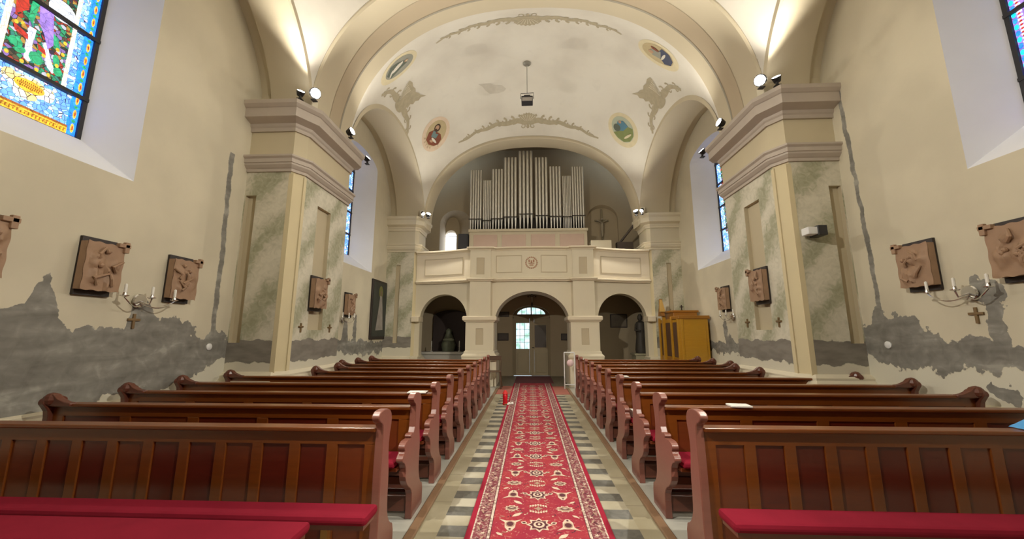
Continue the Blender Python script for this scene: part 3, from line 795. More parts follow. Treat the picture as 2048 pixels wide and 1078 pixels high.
medallion(3.06, 8.25, (-.75, .35, 1), 'oval vault painting of a seated figure with dark blue skirt, front right corner', P_ring, P_ochre,
   [('skirt', P_navy, [[(-.28, -.12), (-.20, -.33), (0, -.41), (.2, -.33), (.28, -.12), (.12, .0), (-.12, .0)]]),
    ('torso', P_grey, [[(-.13, -.06), (.16, -.02), (.13, .22), (-.04, .28), (-.14, .15)]]), ('head', P_skin, [ell(.02, .25, .06, .075, 12)]), ('scroll', P_white, [ell(.02, -.12, .16, .035, 14, .5)]), ('wing', P_brown, [ell(-.15, .1, .05, .12, 12, .4)])], None)
medallion(-3.2, 8.15, (.75, .35, 1), 'oval vault painting in grey-green tones, front left corner', P_ring, P_grey,
   [('figure', P_dgr, [[(-.26, -.22), (-.05, -.38), (.20, -.28), (.18, -.05), (.10, .20), (-.04, .30), (-.14, .10)]]),
    ('drapery', P_white, [ell(.0, -.02, .08, .20, 14, -.5), ell(-.1, -.22, .12, .035, 12, .4)]), ('head', P_skin, [ell(.06, .26, .05, .06, 12)]), ('halo', P_ring, [ell(.06, .27, .03, .03, 10)])], None)
# faint damp stain on the rear vault
P = Patch(-1.16, 10.7, (0, -1, .3)); q = MB(); patch_poly(q, P, [(-.42, -.05), (-.30, .10), (-.12, .12), (.05, .20), (.42, .26), (.30, .14), (.22, -.02), (.10, -.16), (-.15, -.18), (-.34, -.14)], .003)
q.v = [(a, b, z-ZS) for a, b, z in q.v]; q.obj('damp_stain', flatm('faint_grey_stain', (.60, .56, .48)), bpy.data.objects['ceiling'])
# side cartouches
def scroll_pts(cx, cy, r, a0, turns, n=18, shrink=.25):
    return [(cx+r*(1-(1-shrink)*k/n)*math.cos(a0+turns*2*PI*k/n), cy+r*(1-(1-shrink)*k/n)*math.sin(a0+turns*2*PI*k/n)) for k in range(n+1)]
def side_cartouche(x, y, sgn, label):
    P = Patch(x, y, (-sgn*.6, 0, 1))          # v up to the crown, u along the nave
    if P.u.y < 0: P.u = -P.u
    root = empty('vault_cartouche', P.c); tag(root, label, 'painted ornament', 'shell ornaments over the side arches')
    def fin(q, name, m): q.v = [tuple(Vector(v)-P.c) for v in q.v]; return q.obj(name, m, root)
    q = MB()
    sh = [(-.45, .40), (-.30, .46), (-.16, .43), (-.02, .47), (.10, .43), (.20, .50), (.30, .52), (.48, .66), (.40, .50), (.44, .40), (.37, .30), (.40, .20), (.31, .12), (.34, .0), (.24, -.06), (.22, -.16), (.05, -.20), (-.10, -.20), (-.22, -.12), (-.20, .02), (-.30, .10), (-.28, .22), (-.40, .28)]
    patch_poly(q, P, sh)
    for s_ in (-1, 1):
        pts = [(s_*(.16+.85*t), -.10-.40*t*t-.05*math.sin(7*t)) for t in [k/14 for k in range(15)]]
        ribbon(q, P, pts, .22, .07)
        for t, r_ in ((.25, .12), (.55, .11), (.85, .09)):
            cx, cy = s_*(.16+.85*t), -.10-.40*t*t
            ribbon(q, P, scroll_pts(cx, cy-.05, r_, 0 if s_ > 0 else PI, s_*.9), .06, .03)
            ribbon(q, P, scroll_pts(cx, cy+.09, r_*.8, PI/2, -s_*.8), .05, .025)
    patch_poly(q, P, ell(0, -.24, .22, .10, 18))
    fin(q, 'foliage', M_orn)
    q = MB()
    for k in range(5):
        a = -.5+.25*k
        ribbon(q, P, [(-.18+.06*a, -.10), (-.22+.16*a, .12), (-.26+.30*a, .32)], .010, .03, .010)
    fin(q, 'shell_ribs', M_orn_lt)
side_cartouche(-3.50, 9.50, -1, 'ochre shell ornament painted over the left side arch')
side_cartouche(3.45, 9.75, 1, 'ochre shell ornament painted over the right side arch')
def end_ornament(x, y, upv, label, hw, sag, crest, flip):
    P = Patch(x, y, upv)
    if P.u.x < 0: P.u = -P.u
    root = empty('vault_cartouche', P.c); tag(root, label, 'painted ornament')
    def fin(q, name, m): q.v = [tuple(Vector(v)-P.c) for v in q.v]; return q.obj(name, m, root)
    q = MB()
    for s_ in (-1, 1):
        pts = [(s_*(.2+(hw-.2)*t), -sag*t*t*hw+.03*math.sin(t*20)) for t in [k/40 for k in range(41)]]
        ribbon(q, P, pts, .19, .05)
        for k in range(8):
            t = .05+.115*k; cx = s_*(.2+(hw-.2)*t); cy = -sag*t*t*hw; r_ = .13*(1-.6*t)
            ribbon(q, P, scroll_pts(cx, cy+flip*r_*.7, r_, PI/2*flip, s_*.85), .085*(1-.5*t), .04)
            patch_poly(q, P, ell(cx+s_*.10, cy-flip*.03, .13*(1-.4*t), .055*(1-.3*t), 10, -s_*.5))
    n = 22
    sh = [(crest*math.cos(PI*k/n)*(1+.07*math.cos(k*PI)), flip*crest*.95*math.sin(PI*k/n)*(1+.07*math.cos(k*PI))) for k in range(n+1)]+[(-crest*.6, -flip*.12), (crest*.6, -flip*.12)]
    patch_poly(q, P, sh)
    for s_ in (-1, 1): ribbon(q, P, scroll_pts(s_*.17, -flip*.17, .10, PI/2, s_*.9), .045, .02)
    patch_poly(q, P, ell(0, -flip*.18, .05, .07, 10))
    fin(q, 'foliage', M_orn)
    q = MB()
    for k in range(-3, 4): ribbon(q, P, [(k*.03, flip*.02), (k*.085, flip*crest*.75*math.cos(k*.22))], .010, .022, .010)
    fin(q, 'shell_ribs', M_orn_lt)
end_ornament(-.08, 11.86, (0, -1, .6), 'ochre shell and scroll ornament painted above the organ arch', 2.35, .20, .31, 1)
end_ornament(-.06, 8.02, (0, 1, .2), 'ochre shell and scroll garland painted at the front edge of the vault', 2.25, -.035, .38, 1)
# ------------------------------------------------------------------ gallery
def planY(x):
    ax = abs(x)
    if ax < 1.24: return 11.55+.10*(ax/1.24)**2-.06
    if ax < 1.88: return 11.48
    t = (ax-1.88)/(3.72-1.88); return 11.66+.46*math.sin(t*PI/2)**1.0*.98
g = empty('choir_gallery', (0, 11.5, 0)); tag(g, 'cream choir gallery on three arches across the rear of the nave', 'balcony')
def gfin(q, name, mats, **k): q.v = [(a, b-11.5, z) for a, b, z in q.v]; return q.obj(name, mats, g, **k)
M_gal = flat('gallery_cream_paint', (.68, .61, .455), .7, noise=.05, ns=2)
M_gal_p = flat('gallery_panel_paint', (.52, .44, .30), .7, noise=.05, ns=2)
M_gal_l = flat('gallery_light_panel_paint', (.72, .63, .47), .7, noise=.05, ns=2)
# arcade wall by columns
ARCHES = [(-2.79, .79, 1.93, .80), (.0, 1.13, 1.83, .94), (2.79, .79, 1.93, .80)]
def open_z(x):
    for c_, h_, s_, r_ in ARCHES:
        if abs(x-c_) < h_-1e-6: return s_+r_*math.sqrt(1-((x-c_)/h_)**2)
    return 0.0
xs = set([-3.74, 3.74, -1.88, 1.88, -1.24, 1.24])
for c_, h_, s_, r_ in ARCHES:
    for k in range(25): xs.add(round(c_+h_*math.cos(PI*k/24), 5))
for k in range(-37, 38): 
    if open_z(k*.1) == 0: xs.add(round(k*.1, 5))
xs = sorted(xs)
q = MB(); TH = .42
for x0, x1 in zip(xs, xs[1:]):
    if x1-x0 < 1e-4: continue
    xm = (x0+x1)/2; ins = open_z(xm) > 0
    def oz(x):
        if not ins: return 0.0
        for c_, h_, s_, r_ in ARCHES:
            if abs(xm-c_) < h_: return s_+r_*math.sqrt(max(0, 1-((x-c_)/h_)**2))
    f = lambda x: (11.72 if 1.24 < abs(xm) < 1.88 else planY(x)+.07)
    a, b_ = (x0, f(x0)), (x1, f(x1))
    z0, z1 = oz(x0), oz(x1)
    q.quad((*a, z0), (*b_, z1), (*b_, 3.12), (*a, 3.12))
    q.quad((a[0], 12.5, z0), (b_[0], 12.5, z1), (b_[0], 12.5, 3.12), (a[0], 12.5, 3.12))
    if ins: q.quad((*a, z0), (*b_, z1), (b_[0], 12.5, z1), (a[0], 12.5, z0))
for c_, h_, s_, r_ in ARCHES:
    for xx in (c_-h_, c_+h_): q.quad((xx, planY(xx)+.07, 0), (xx, 12.5, 0), (xx, 12.5, s_), (xx, planY(xx)+.07, s_))
gfin(q, 'arcade', M_gal)
# gallery floor slab
q = MB(); q.box(-3.71, 3.71, 12.3, 13.0, 3.0, 3.135); q.box(-4.71, 4.71, 13.0, 13.94, 3.0, 3.135); gfin(q, 'floor_slab', M_narthex)
# parapet
segs = [[-3.74+(3.74-1.88)*k/12 for k in range(13)], [-1.24+2.48*k/16 for k in range(17)], [1.88+(3.74-1.88)*k/12 for k in range(13)]]
def pathpts(sg, d=0): return [(x, planY(x)+d) for x in sg]
RAIL_B = [(0, 0), (.03, 0), (.05, .03), (.09, .05), (.09, .085), (.05, .10), (0, .11)]
RAIL_T = [(-.2, 0), (.02, 0), (.03, .03), (.07, .05), (.10, .06), (.10, .10), (.06, .11), (.03, .12), (-.2, .125)]
for i, sg in enumerate(segs):
    q = MB()
    pp = pathpts(sg, .04)
    for (a, b_) in zip(pp, pp[1:]):
        q.quad((*a, 3.1), (*b_, 3.1), (*b_, 4.08), (*a, 4.08)); q.quad((a[0], a[1]+.16, 3.1), (b_[0], b_[1]+.16, 3.1), (b_[0], b_[1]+.16, 4.08), (a[0], a[1]+.16, 4.08))
    gfin(q, 'parapet', M_gal_l if i != 1 else M_gal, smooth=True)
    q = MB(); q.sweep(pathpts(sg, .04), RAIL_B, 3.07); gfin(q, 'lower_moulding', M_gal_l, smooth=False)
    q = MB(); q.sweep(pathpts(sg, .04), RAIL_T, 4.03); gfin(q, 'handrail', M_gal_l, smooth=False)
    # raised frames
    rng = [(sg[0]+.28, sg[-1]-.28)] if i != 1 else [(-1.08, -.30), (.30, 1.08)]
    q = MB(); ft = .022
    for x0, x1 in rng:
        k = 14; xx = [x0+(x1-x0)*j/k for j in range(k+1)]
        for z0, z1 in ((3.34, 3.34+ft), (3.86, 3.86+ft)):
            for a, b_ in zip(xx, xx[1:]):
                ya, yb = planY(a)+.025, planY(b_)+.025
                q.quad((a, ya, z0), (b_, yb, z0), (b_, yb, z1), (a, ya, z1)); q.quad((a, ya, z1), (b_, yb, z1), (b_, yb+.02, z1), (a, ya+.02, z1)); q.quad((a, ya, z0), (b_, yb, z0), (b_, yb+.02, z0), (a, ya+.02, z0))
        for xe in (x0, x1): q.box(xe-ft/2, xe+ft/2, planY(xe)+.022, planY(xe)+.05, 3.34, 3.88)
    gfin(q, 'panel_frame', M_gal_p)
# pier pilasters
for sx in (-1, 1):
    q = MB(sx)
    recess_quad(q, (1.24, 11.50, 2.02), (1, 0, 0), (0, 0, 1), .64, 2.05, (.20, .44, 1.26, 1.26+.52), .02, (0, -1, 0))
    recess_quad(q, (1.24, 11.495, 2.02), (1, 0, 0), (0, 0, 1), .64, 1.05, (.20, .44, .18, .92), .02, (0, -1, 0))
    for xx in (1.24, 1.88): q.quad((xx, 11.495, 2.02), (xx, 11.9, 2.02), (xx, 11.9, 4.1), (xx, 11.495, 4.1))
    gfin(q, 'pilaster', [M_gal, M_gal_p])
    pth = [(1.24, 11.75), (1.24, 11.5), (1.88, 11.5), (1.88, 11.75)]
    q = MB(sx); q.sweep(pth, [(a+.01, b_) for a, b_ in RAIL_B], 3.07, side=1); gfin(q, 'lower_moulding', M_gal_l)
    q = MB(sx); q.box(1.25, 1.87, 11.52, 11.75, 4.03, 4.15); q.sweep(pth, RAIL_T[1:-1]+[(0, .12)], 4.03, side=1); gfin(q, 'handrail', M_gal_l)
    q = MB(sx); recess_quad(q, (1.14, 11.46, 0), (1, 0, 0), (0, 0, 1), .84, 1.85, (.31, .53, 1.17, 1.65), .025, (0, -1, 0))
    for xx in (1.14, 1.98): q.quad((xx, 11.46, 0), (xx, 12.5, 0), (xx, 12.5, 1.85), (xx, 11.46, 1.85))
    gfin(q, 'pedestal', [M_gal, M_gal_p])
    pth = [(1.14, 12.5), (1.14, 11.46), (1.98, 11.46), (1.98, 12.5)]
    q = MB(sx); q.sweep(pth, [(0, 0), (.03, 0), (.05, .03), (.08, .05), (.09, .07), (.09, .15), (.06, .17), (0, .175)], 1.84, side=1); q.box(1.16, 1.96, 11.48, 12.5, 1.9, 2.02); gfin(q, 'capital', M_gal_l)
    q = MB(sx); q.sweep(pth, [(0, 0), (.09, 0), (.09, .80), (.10, .82), (.10, .86), (.07, .89), (.04, .92), (.03, .98), (0, 1.0)], 0, side=1); gfin(q, 'base', M_gal)
    # impost of the side respond
    q = MB(sx); q.box(3.56, 3.80, 11.98, 12.5, 1.86, 2.03); gfin(q, 'capital', M_gal_l, bevel=.015)
    q = MB(sx); q.box(3.56, 3.80, 12.0, 12.5, 0, .8); gfin(q, 'base', M_gal, bevel=.015)
# emblem on the parapet
q = MB()
cx, cz, ye = 0, 3.64, planY(0)-.005
for k in range(20):
    a = 2*PI*k/20; q.box(cx+.17*math.cos(a)-.018, cx+.17*math.cos(a)+.018, ye+.03, ye+.05, cz+.17*math.sin(a)-.018, cz+.17*math.sin(a)+.018)
q.box(-.09, .09, ye+.03, ye+.05, cz-.03, cz-.005); q.box(-.06, .06, ye+.03, ye+.05, cz-.09, cz-.06); q.box(-.09, -.05, ye+.03, ye+.05, cz+.02, cz+.09); q.box(.05, .09, ye+.03, ye+.05, cz+.02, cz+.09); q.box(-.02, .02, ye+.03, ye+.05, cz+.0, cz+.07)
gfin(q, 'emblem', flat('rose_emblem_paint', (.42, .22, .13), .8))

# ------------------------------------------------------------------ organ
og = empty('pipe_organ', (-.12, 13.2, 3.14)); tag(og, 'pipe organ with grey tin pipes in stepped groups on the gallery', 'organ')
def ofin(q, name, mats, **k): q.v = [(a+.12, b-13.2, z-3.14) for a, b, z in q.v]; return q.obj(name, mats, og, **k)
q = MB(); q.box(-2.17, 1.95, 13.0, 13.75, 3.14, 5.08); q.box(-2.20, 1.98, 12.96, 13.75, 5.02, 5.12); ofin(q, 'case', M_case, bevel=.01)
for k in range(4):
    x0 = -2.02+k*1.0+(.02 if k > 1 else 0); q = MB(); q.box(x0, x0+.84, 12.985, 13.01, 4.35, 4.92); ofin(q, 'panel', M_case_pk, bevel=.02)
q = MB(); q.box(-2.14, 1.92, 13.32, 13.7, 5.1, 5.62); ofin(q, 'pipe_shadow_board', M_pipe_dark)  # dark board added as painted shade between the pipe feet
GR = [(385, 505, 5, 7.38, 5.50), (515, 597, 5, 6.98, 5.44), (600, 712, 4, 7.40, 5.50), (716, 848, 4, 7.84, 5.56), (858, 1003, 4, 8.08, 5.66), (1018, 1146, 4, 7.82, 5.60), (1158, 1274, 4, 7.46, 5.56), (1284, 1370, 6, 7.10, 5.54), (1374, 1492, 5, 7.44, 5.58)]
rail = MB(); prev = None
for x0, x1, n_, zt, zr in GR:
    xa = -2.2+(x0-385)/1105*4.1; xb = -2.2+(x1-385)/1105*4.1; p = (xb-xa)/n_
    for k in range(n_):
        r = p*.405
        cx = xa+p*(k+.5)
        q = MB(); q.lathe([(.012, 5.10), (r, zr+.02), (r, zt), (r*.86, zt), (r*.86, zt-.1)], (cx, 13.12, 0), 14)
        ofin(q, 'pipe', M_pipe, smooth=True)
    rail.box(xa-.01, xb+.01, 13.02, 13.05, zr, zr+.025)
    if prev is not None: rail.box(xa-.02, xa, 13.02, 13.05, min(prev, zr), max(prev, zr)+.025)
    prev = zr
ofin(rail, 'pipe_rail', M_pipe_dark)
q = MB(); q.box(-2.62, -2.25, 13.3, 13.7, 3.14, 5.05); o = q.obj('cabinet', flat('black_cabinet_paint', (.03, .03, .035), .5), bevel=.01); tag(o, 'dark cabinet standing on the gallery left of the organ', 'cabinet')
q = MB(); q.box(2.05, 2.75, 12.9, 13.3, 3.14, 4.66); o = q.obj('console_desk', M_gal, bevel=.01); tag(o, 'cream desk on the gallery right of the organ', 'desk')
# gallery clutter right: dark sloping stair rail and crucifix in the niche
q = MB(); q.tube([(3.0, 13.2, 4.5), (3.55, 12.9, 5.2)], .04, 6); q.box(2.95, 3.5, 12.95, 13.2, 3.14, 4.6); o = q.obj('music_stand', flat('dark_stand_wood', (.05, .035, .025), .6)); tag(o, 'dark stand with a sloping arm at the right end of the gallery', 'stand')
cr = empty('crucifix', (2.66, UY+.05, 4.5)); tag(cr, 'dim crucifix standing in the arched niche right of the organ', 'crucifix')
q = MB(); q.box(-.03, .03, -.03, .02, -.1, 1.62); q.box(-.26, .26, -.03, .02, 1.15, 1.21); q.obj('cross', flat('dim_olive_cross', (.22, .18, .11), .8), cr)
q = MB(); q.tube([(0, -.05, .55), (0, -.06, .8), (0, -.06, 1.05)], [.03, .055, .06], 8); q.tube([(-.2, -.05, 1.18), (0, -.06, 1.08), (.2, -.05, 1.18)], .022, 6); q.ball((0, -.07, 1.2), .05, 8); q.obj('corpus', flat('pale_figure', (.33, .28, .2), .7), cr)

# ------------------------------------------------------------------ entrance
dr = struct(empty('door_1', (dcx, BW+.08, 0)))
def leaf(x0, x1, nm, glazed):
    q = MB(); t = .05
    lx0, lx1 = x0-dcx, x1-dcx; zb = .018 if glazed else .004
    q.box(lx0, lx0+.10, 0, t, zb, 2.08); q.box(lx1-.07, lx1, 0, t, zb, 2.08); q.box(lx0+.101, lx1-.071, .004, t-.004, zb, .95); q.box(lx0+.101, lx1-.071, .004, t-.004, 1.88, 2.08)
    q.box(lx0+.16, lx1-.13, -.008, .003, .12, .82)
    if not glazed: q.box(lx0+.07, lx1-.07, .015, .035, .9, 1.9)
    q.obj('leaf', M_door, dr, bevel=.006)
    q = MB()
    if glazed:
        for k in range(1, 3): xx = lx0+.07+(lx1-lx0-.14)*k/3; q.box(xx-.007, xx+.007, .01, .04, .95, 1.88)
        for k in range(1, 4): zz = .95+.93*k/4; q.box(lx0+.07, lx1-.07, .01, .04, zz-.007, zz+.007)
        q.obj('glazing_bars', M_door, dr)
        q = MB(); q.quad((lx0+.05, .045, .93), (lx1-.05, .045, .93), (lx1-.05, .045, 1.9), (lx0+.05, .045, 1.9)); q.obj('glass', G_door, dr)
    else:
        q = MB(); q.quad((lx0+.12, .01, 1.0), (lx1-.12, .01, 1.0), (lx1-.12, .01, 1.8), (lx0+.12, .01, 1.8)); q.obj('pane', flat('unlit_glass', (.10, .09, .085), .15), dr)
G_door, nt_, b_ = new_mat('garden_daylight_glass'); T = NT(nt_)
T.link(T.ramp(T.noise(6, 3), [(.35, (.35, .62, .50)), (.5, (.62, .85, .92)), (.7, (.9, .97, 1))]), b_.inputs['Emission Color']); b_.inputs['Emission Strength'].default_value = 1.15; b_.inputs['Base Color'].default_value = (.05, .05, .05, 1)
q = MB(); q.box(-.03, .03, -.02, -.001, .018, 2.06); q.obj('cover_strip', M_door, dr, bevel=.004)
leaf(DX0+.03, dcx-.002, 'left', True); leaf(dcx+.002, DX1-.03, 'right', False)
q = MB(); q.box(-dhw, dhw, -.02, .06, 2.06, 2.20); q.box(-.02, .02, -.02, .05, 2.1, 2.52)
for k in range(14):
    t0, t1 = PI*k/14, PI*(k+1)/14
    q.quad((dhw*math.cos(t0), -.005, 2.10+.42*math.sin(t0)), (dhw*math.cos(t1), -.005, 2.10+.42*math.sin(t1)), (.52*math.cos(t1), -.005, 2.18+.27*math.sin(t1)), (.52*math.cos(t0), -.005, 2.18+.27*math.sin(t0)))
for k in range(1, 6):
    if k == 3: continue
    xx = -.52+1.04*k/6; q.box(xx-.008, xx+.008, 0, .04, 2.1, 2.18+.27*math.sqrt(1-(xx/.52)**2))
q.box(-dhw, -dhw+.04, -.02, .06, 0, 2.1); q.box(dhw-.04, dhw, -.02, .06, 0, 2.1)
q.obj('frame', M_door, dr)
q = MB(); pts = [(.56*math.cos(PI*k/14), .03, 2.16+.32*math.sin(PI*k/14)) for k in range(15)]; q.add(pts, [tuple(range(15))]); q.obj('fanlight', G_door, dr)
q = MB(); q.tube([(.03, -.01, 1.0), (.03, -.06, 1.0), (.10, -.06, 1.0)], .010, 6); q.obj('handle', M_iron, dr)

# threshold daylight: thin sky strip below the left leaf is the gap under the door
q = MB(); q.box(DX0-.2, DX1+.2, BW+.02, BW+1.2, -.05, -.005); struct(q.obj('floor.001', flat('outside_step', (.5, .5, .5), .8)))
# narthex things
tn = []
cr = empty('wall_crucifix', (.02, 12.48, 2.66)); tag(cr, 'small dark crucifix with pale figure hung under the central gallery arch', 'crucifix'); cr.location = (.02, BW-.05, 2.82)
q = MB(); q.box(-.025, .025, -.03, .03, -.35, .2); q.box(-.16, .16, -.03, .03, .0, .05); q.obj('cross', M_board, cr)
q = MB(); q.tube([(0, -.05, -.2), (0, -.05, .02)], [.02, .035], 6); q.tube([(-.12, -.05, .03), (0, -.05, 0), (.12, -.05, .03)], .012, 5); q.ball((0, -.06, .06), .025, 6); q.obj('corpus', flat('ivory_figure', (.5, .45, .35), .6), cr)
def plaque(x, z, w_, h_, label, m, y=BW, nm='wall_plaque', cat='plaque'):
    r = empty(nm, (x, y-.02, z)); tag(r, label, cat)
    q = MB(); q.box(-w_/2, w_/2, -.02, .018, -h_/2, h_/2); q.obj('frame', M_board, r, bevel=.005)
    q = MB(); q.box(-w_/2+.03, w_/2-.03, -.026, -.018, -h_/2+.03, h_/2-.03); q.obj('face', m, r)
M_dplq = flat('dark_plaque', (.07, .055, .045), .5, noise=.3)
plaque(-1.04, 1.38, .40, .26, 'small dark plaque on the rear wall left of the door', M_dplq)
plaque(1.22, 1.38, .32, .24, 'small dark plaque on the rear wall right of the door', M_dplq)
plaque(-1.0, 2.2, .36, .18, 'narrow dark plaque high on the rear wall left of the fanlight', M_dplq)
plaque(3.15, 1.95, .60, .48, 'dark framed print on the rear wall seen through the right arch', flat('brown_print', (.16, .13, .09), .6, noise=.3), nm='framed_print', cat='picture')
# left: side altar niche with stone table
al = empty('side_altar', (-3.05, 13.6, 0)); tag(al, 'dim side altar with dark arched niche behind the left gallery arch', 'altar')
q = MB(); q.box(-.85, .75, -.45, .1, 0, .80); q.box(-.9, .8, -.5, .1, .80, .88); q.obj('table', flat('grey_altar_stone', (.42, .40, .36), .7, noise=.1), al, bevel=.01)
q = MB(); n = 14; pts = [(-.55, .88), (.75, .88), (.75, 2.1)]+[(.10+.65*math.cos(PI*k/n), 2.1+.25*math.sin(PI*k/n)) for k in range(1, n)]+[(-.55, 2.1)]; q.prism(pts, 'Y', .42, .50); q.obj('niche_back', flat('dark_niche', (.035, .022, .018), .8), al)
q = MB(); q.lathe([(.22, .88), (.26, 1.1), (.17, 1.35), (.10, 1.5), (.11, 1.6), (.03, 1.68)], (.1, .1, 0), 12); q.obj('figure', flat('dim_green_figure', (.10, .11, .07), .6, noise=.4, ns=6), al, smooth=True)
q = MB(); q.ball((.12, -.02, 1.28), .16, 12, sc=(1.3, .5, .4)); q.obj('drape', flat('pale_green_cloth', (.25, .27, .18), .7), al, smooth=True)
for k, xx in enumerate((-.42, .55)):
    o = MB(); o.lathe([(.05, 0), (.05, .02), (.012, .04), (.012, .16), (.03, .18), (.018, .19), (.018, .36), (.004, .37)], (0, 0, 0), 10)
    o = o.obj('candlestick', flat('ivory_candle', (.5, .48, .42), .5), smooth=True); o.location = (-3.05+xx, 13.35, .882)
    tag(o, ('pale candle on the side altar, left of its figure', 'pale candle on the side altar, right of its figure')[k], 'candle')
# right: statue on plinth
st = empty('statue', (3.62, 13.1, .86)); tag(st, 'dark robed statue standing on a plinth behind the right gallery arch', 'statue')
q = MB(); q.lathe([(.18, 0), (.20, .1), (.15, .55), (.17, .85), (.14, 1.0), (.05, 1.06), (.08, 1.12), (.085, 1.2), (.04, 1.28)], (0, 0, 0), 14); q.tube([(-.14, -.02, .95), (-.2, -.12, .75), (-.06, -.2, .72)], .04, 7); q.tube([(.14, -.02, .95), (.2, -.12, .75), (.06, -.2, .72)], .04, 7); q.obj('body', flat('dark_statue_paint', (.045, .038, .03), .6, noise=.3), st, smooth=True)
q = MB(); q.box(3.36, 3.88, 12.85, 13.38, 0, .80); q.box(3.32, 3.92, 12.81, 13.42, .80, .86); o = q.obj('statue_plinth', flat('olive_plinth', (.33, .30, .2), .7), bevel=.01); tag(o, 'low olive-grey plinth under the dark statue', 'plinth')

# ------------------------------------------------------------------ kerbs, carpet
for sx, nm in ((-1, 'left'), (1, 'right')):
    q = MB(sx); q.box(.93, 1.0, 1.2, 10.9, 0, .028); o = q.obj('kerb_strip', M_kerb, bevel=.006); tag(o, 'brown timber strip on the floor along the %s pews' % nm, 'floor strip', None)
def carpet_mat():
    m, nt, b = new_mat('crimson_patterned_runner'); T = NT(nt); x, y, z = T.xyz(); ax = T.math('ABSOLUTE', x)
    n1 = T.noise(4, 5); n2 = T.noise(42, 3); n3 = T.noise(20, 4, dist=2)
    field = T.mix(T.step(n1, .35, .7), (.32, .030, .055), (.39, .048, .058))
    field = T.mix(T.math('MULTIPLY', T.step(n3, .60, .64), .45), field, (.60, .30, .24))
    field = T.mix(T.math('MULTIPLY', T.step(n3, .40, .36), .35), field, (.18, .03, .035))
    bord = T.mix(T.step(n2, .46, .60), (.22, .055, .07), (.40, .24, .21))
    bord = T.mix(T.math('MULTIPLY', T.step(n3, .58, .62), .5), bord, (.09, .03, .03))
    cream = T.mix(T.step(n2, .42, .5), (.30, .20, .16), (.62, .53, .44))
    def band(a, b_): return T.math('MULTIPLY', T.math('GREATER_THAN', ax, a), T.math('LESS_THAN', ax, b_))
    c = field
    c = T.mix(band(.366, .372), c, (.12, .03, .04)); c = T.mix(band(.372, .392), c, cream); c = T.mix(band(.392, .398), c, (.12, .03, .04)); c = T.mix(band(.398, .500), c, bord); c = T.mix(band(.500, .512), c, cream); c = T.mix(band(.512, .60), c, (.34, .02, .045))
    T.link(c, b.inputs['Base Color']); b.inputs['Roughness'].default_value = .95; b.inputs['Specular IOR Level'].default_value = .15
    return m
cp = empty('runner_carpet', (0, 1.0, 0)); tag(cp, 'long crimson patterned runner carpet down the central aisle', 'carpet')
M_cream = flat('cream_yarn', (.66, .52, .40), .95, noise=.15, ns=30); M_dkyarn = flat('dark_yarn', (.10, .025, .035), .95); M_tan = flat('tan_yarn', (.42, .27, .19), .95, noise=.2, ns=30)
cq = MB(); dq = MB(); tq = MB()
def cpoly(q, pts, z=.018): q.add([(a, b, z) for a, b in pts], [tuple(range(len(pts)))])
def star(cx, cy, rx, ry, n, k=.55, rot=0): return [(cx+rx*(1 if i % 2 == 0 else k)*math.cos(rot+PI*i/n), cy+ry*(1 if i % 2 == 0 else k)*math.sin(rot+PI*i/n)) for i in range(2*n)]
def leaf2(cx, cy, L, w_, a): 
    o = []
    for t, s_ in ((0, 0), (.25, .7), (.5, 1), (.8, .55), (1, 0), (.8, -.55), (.5, -1), (.25, -.7)):
        u, v = (t-.5)*L, s_*w_; o.append((cx+u*math.cos(a)-v*math.sin(a), cy+u*math.sin(a)+v*math.cos(a)))
    return o
PER = .565; y0 = 3.30-1.0-4*PER; k = 0
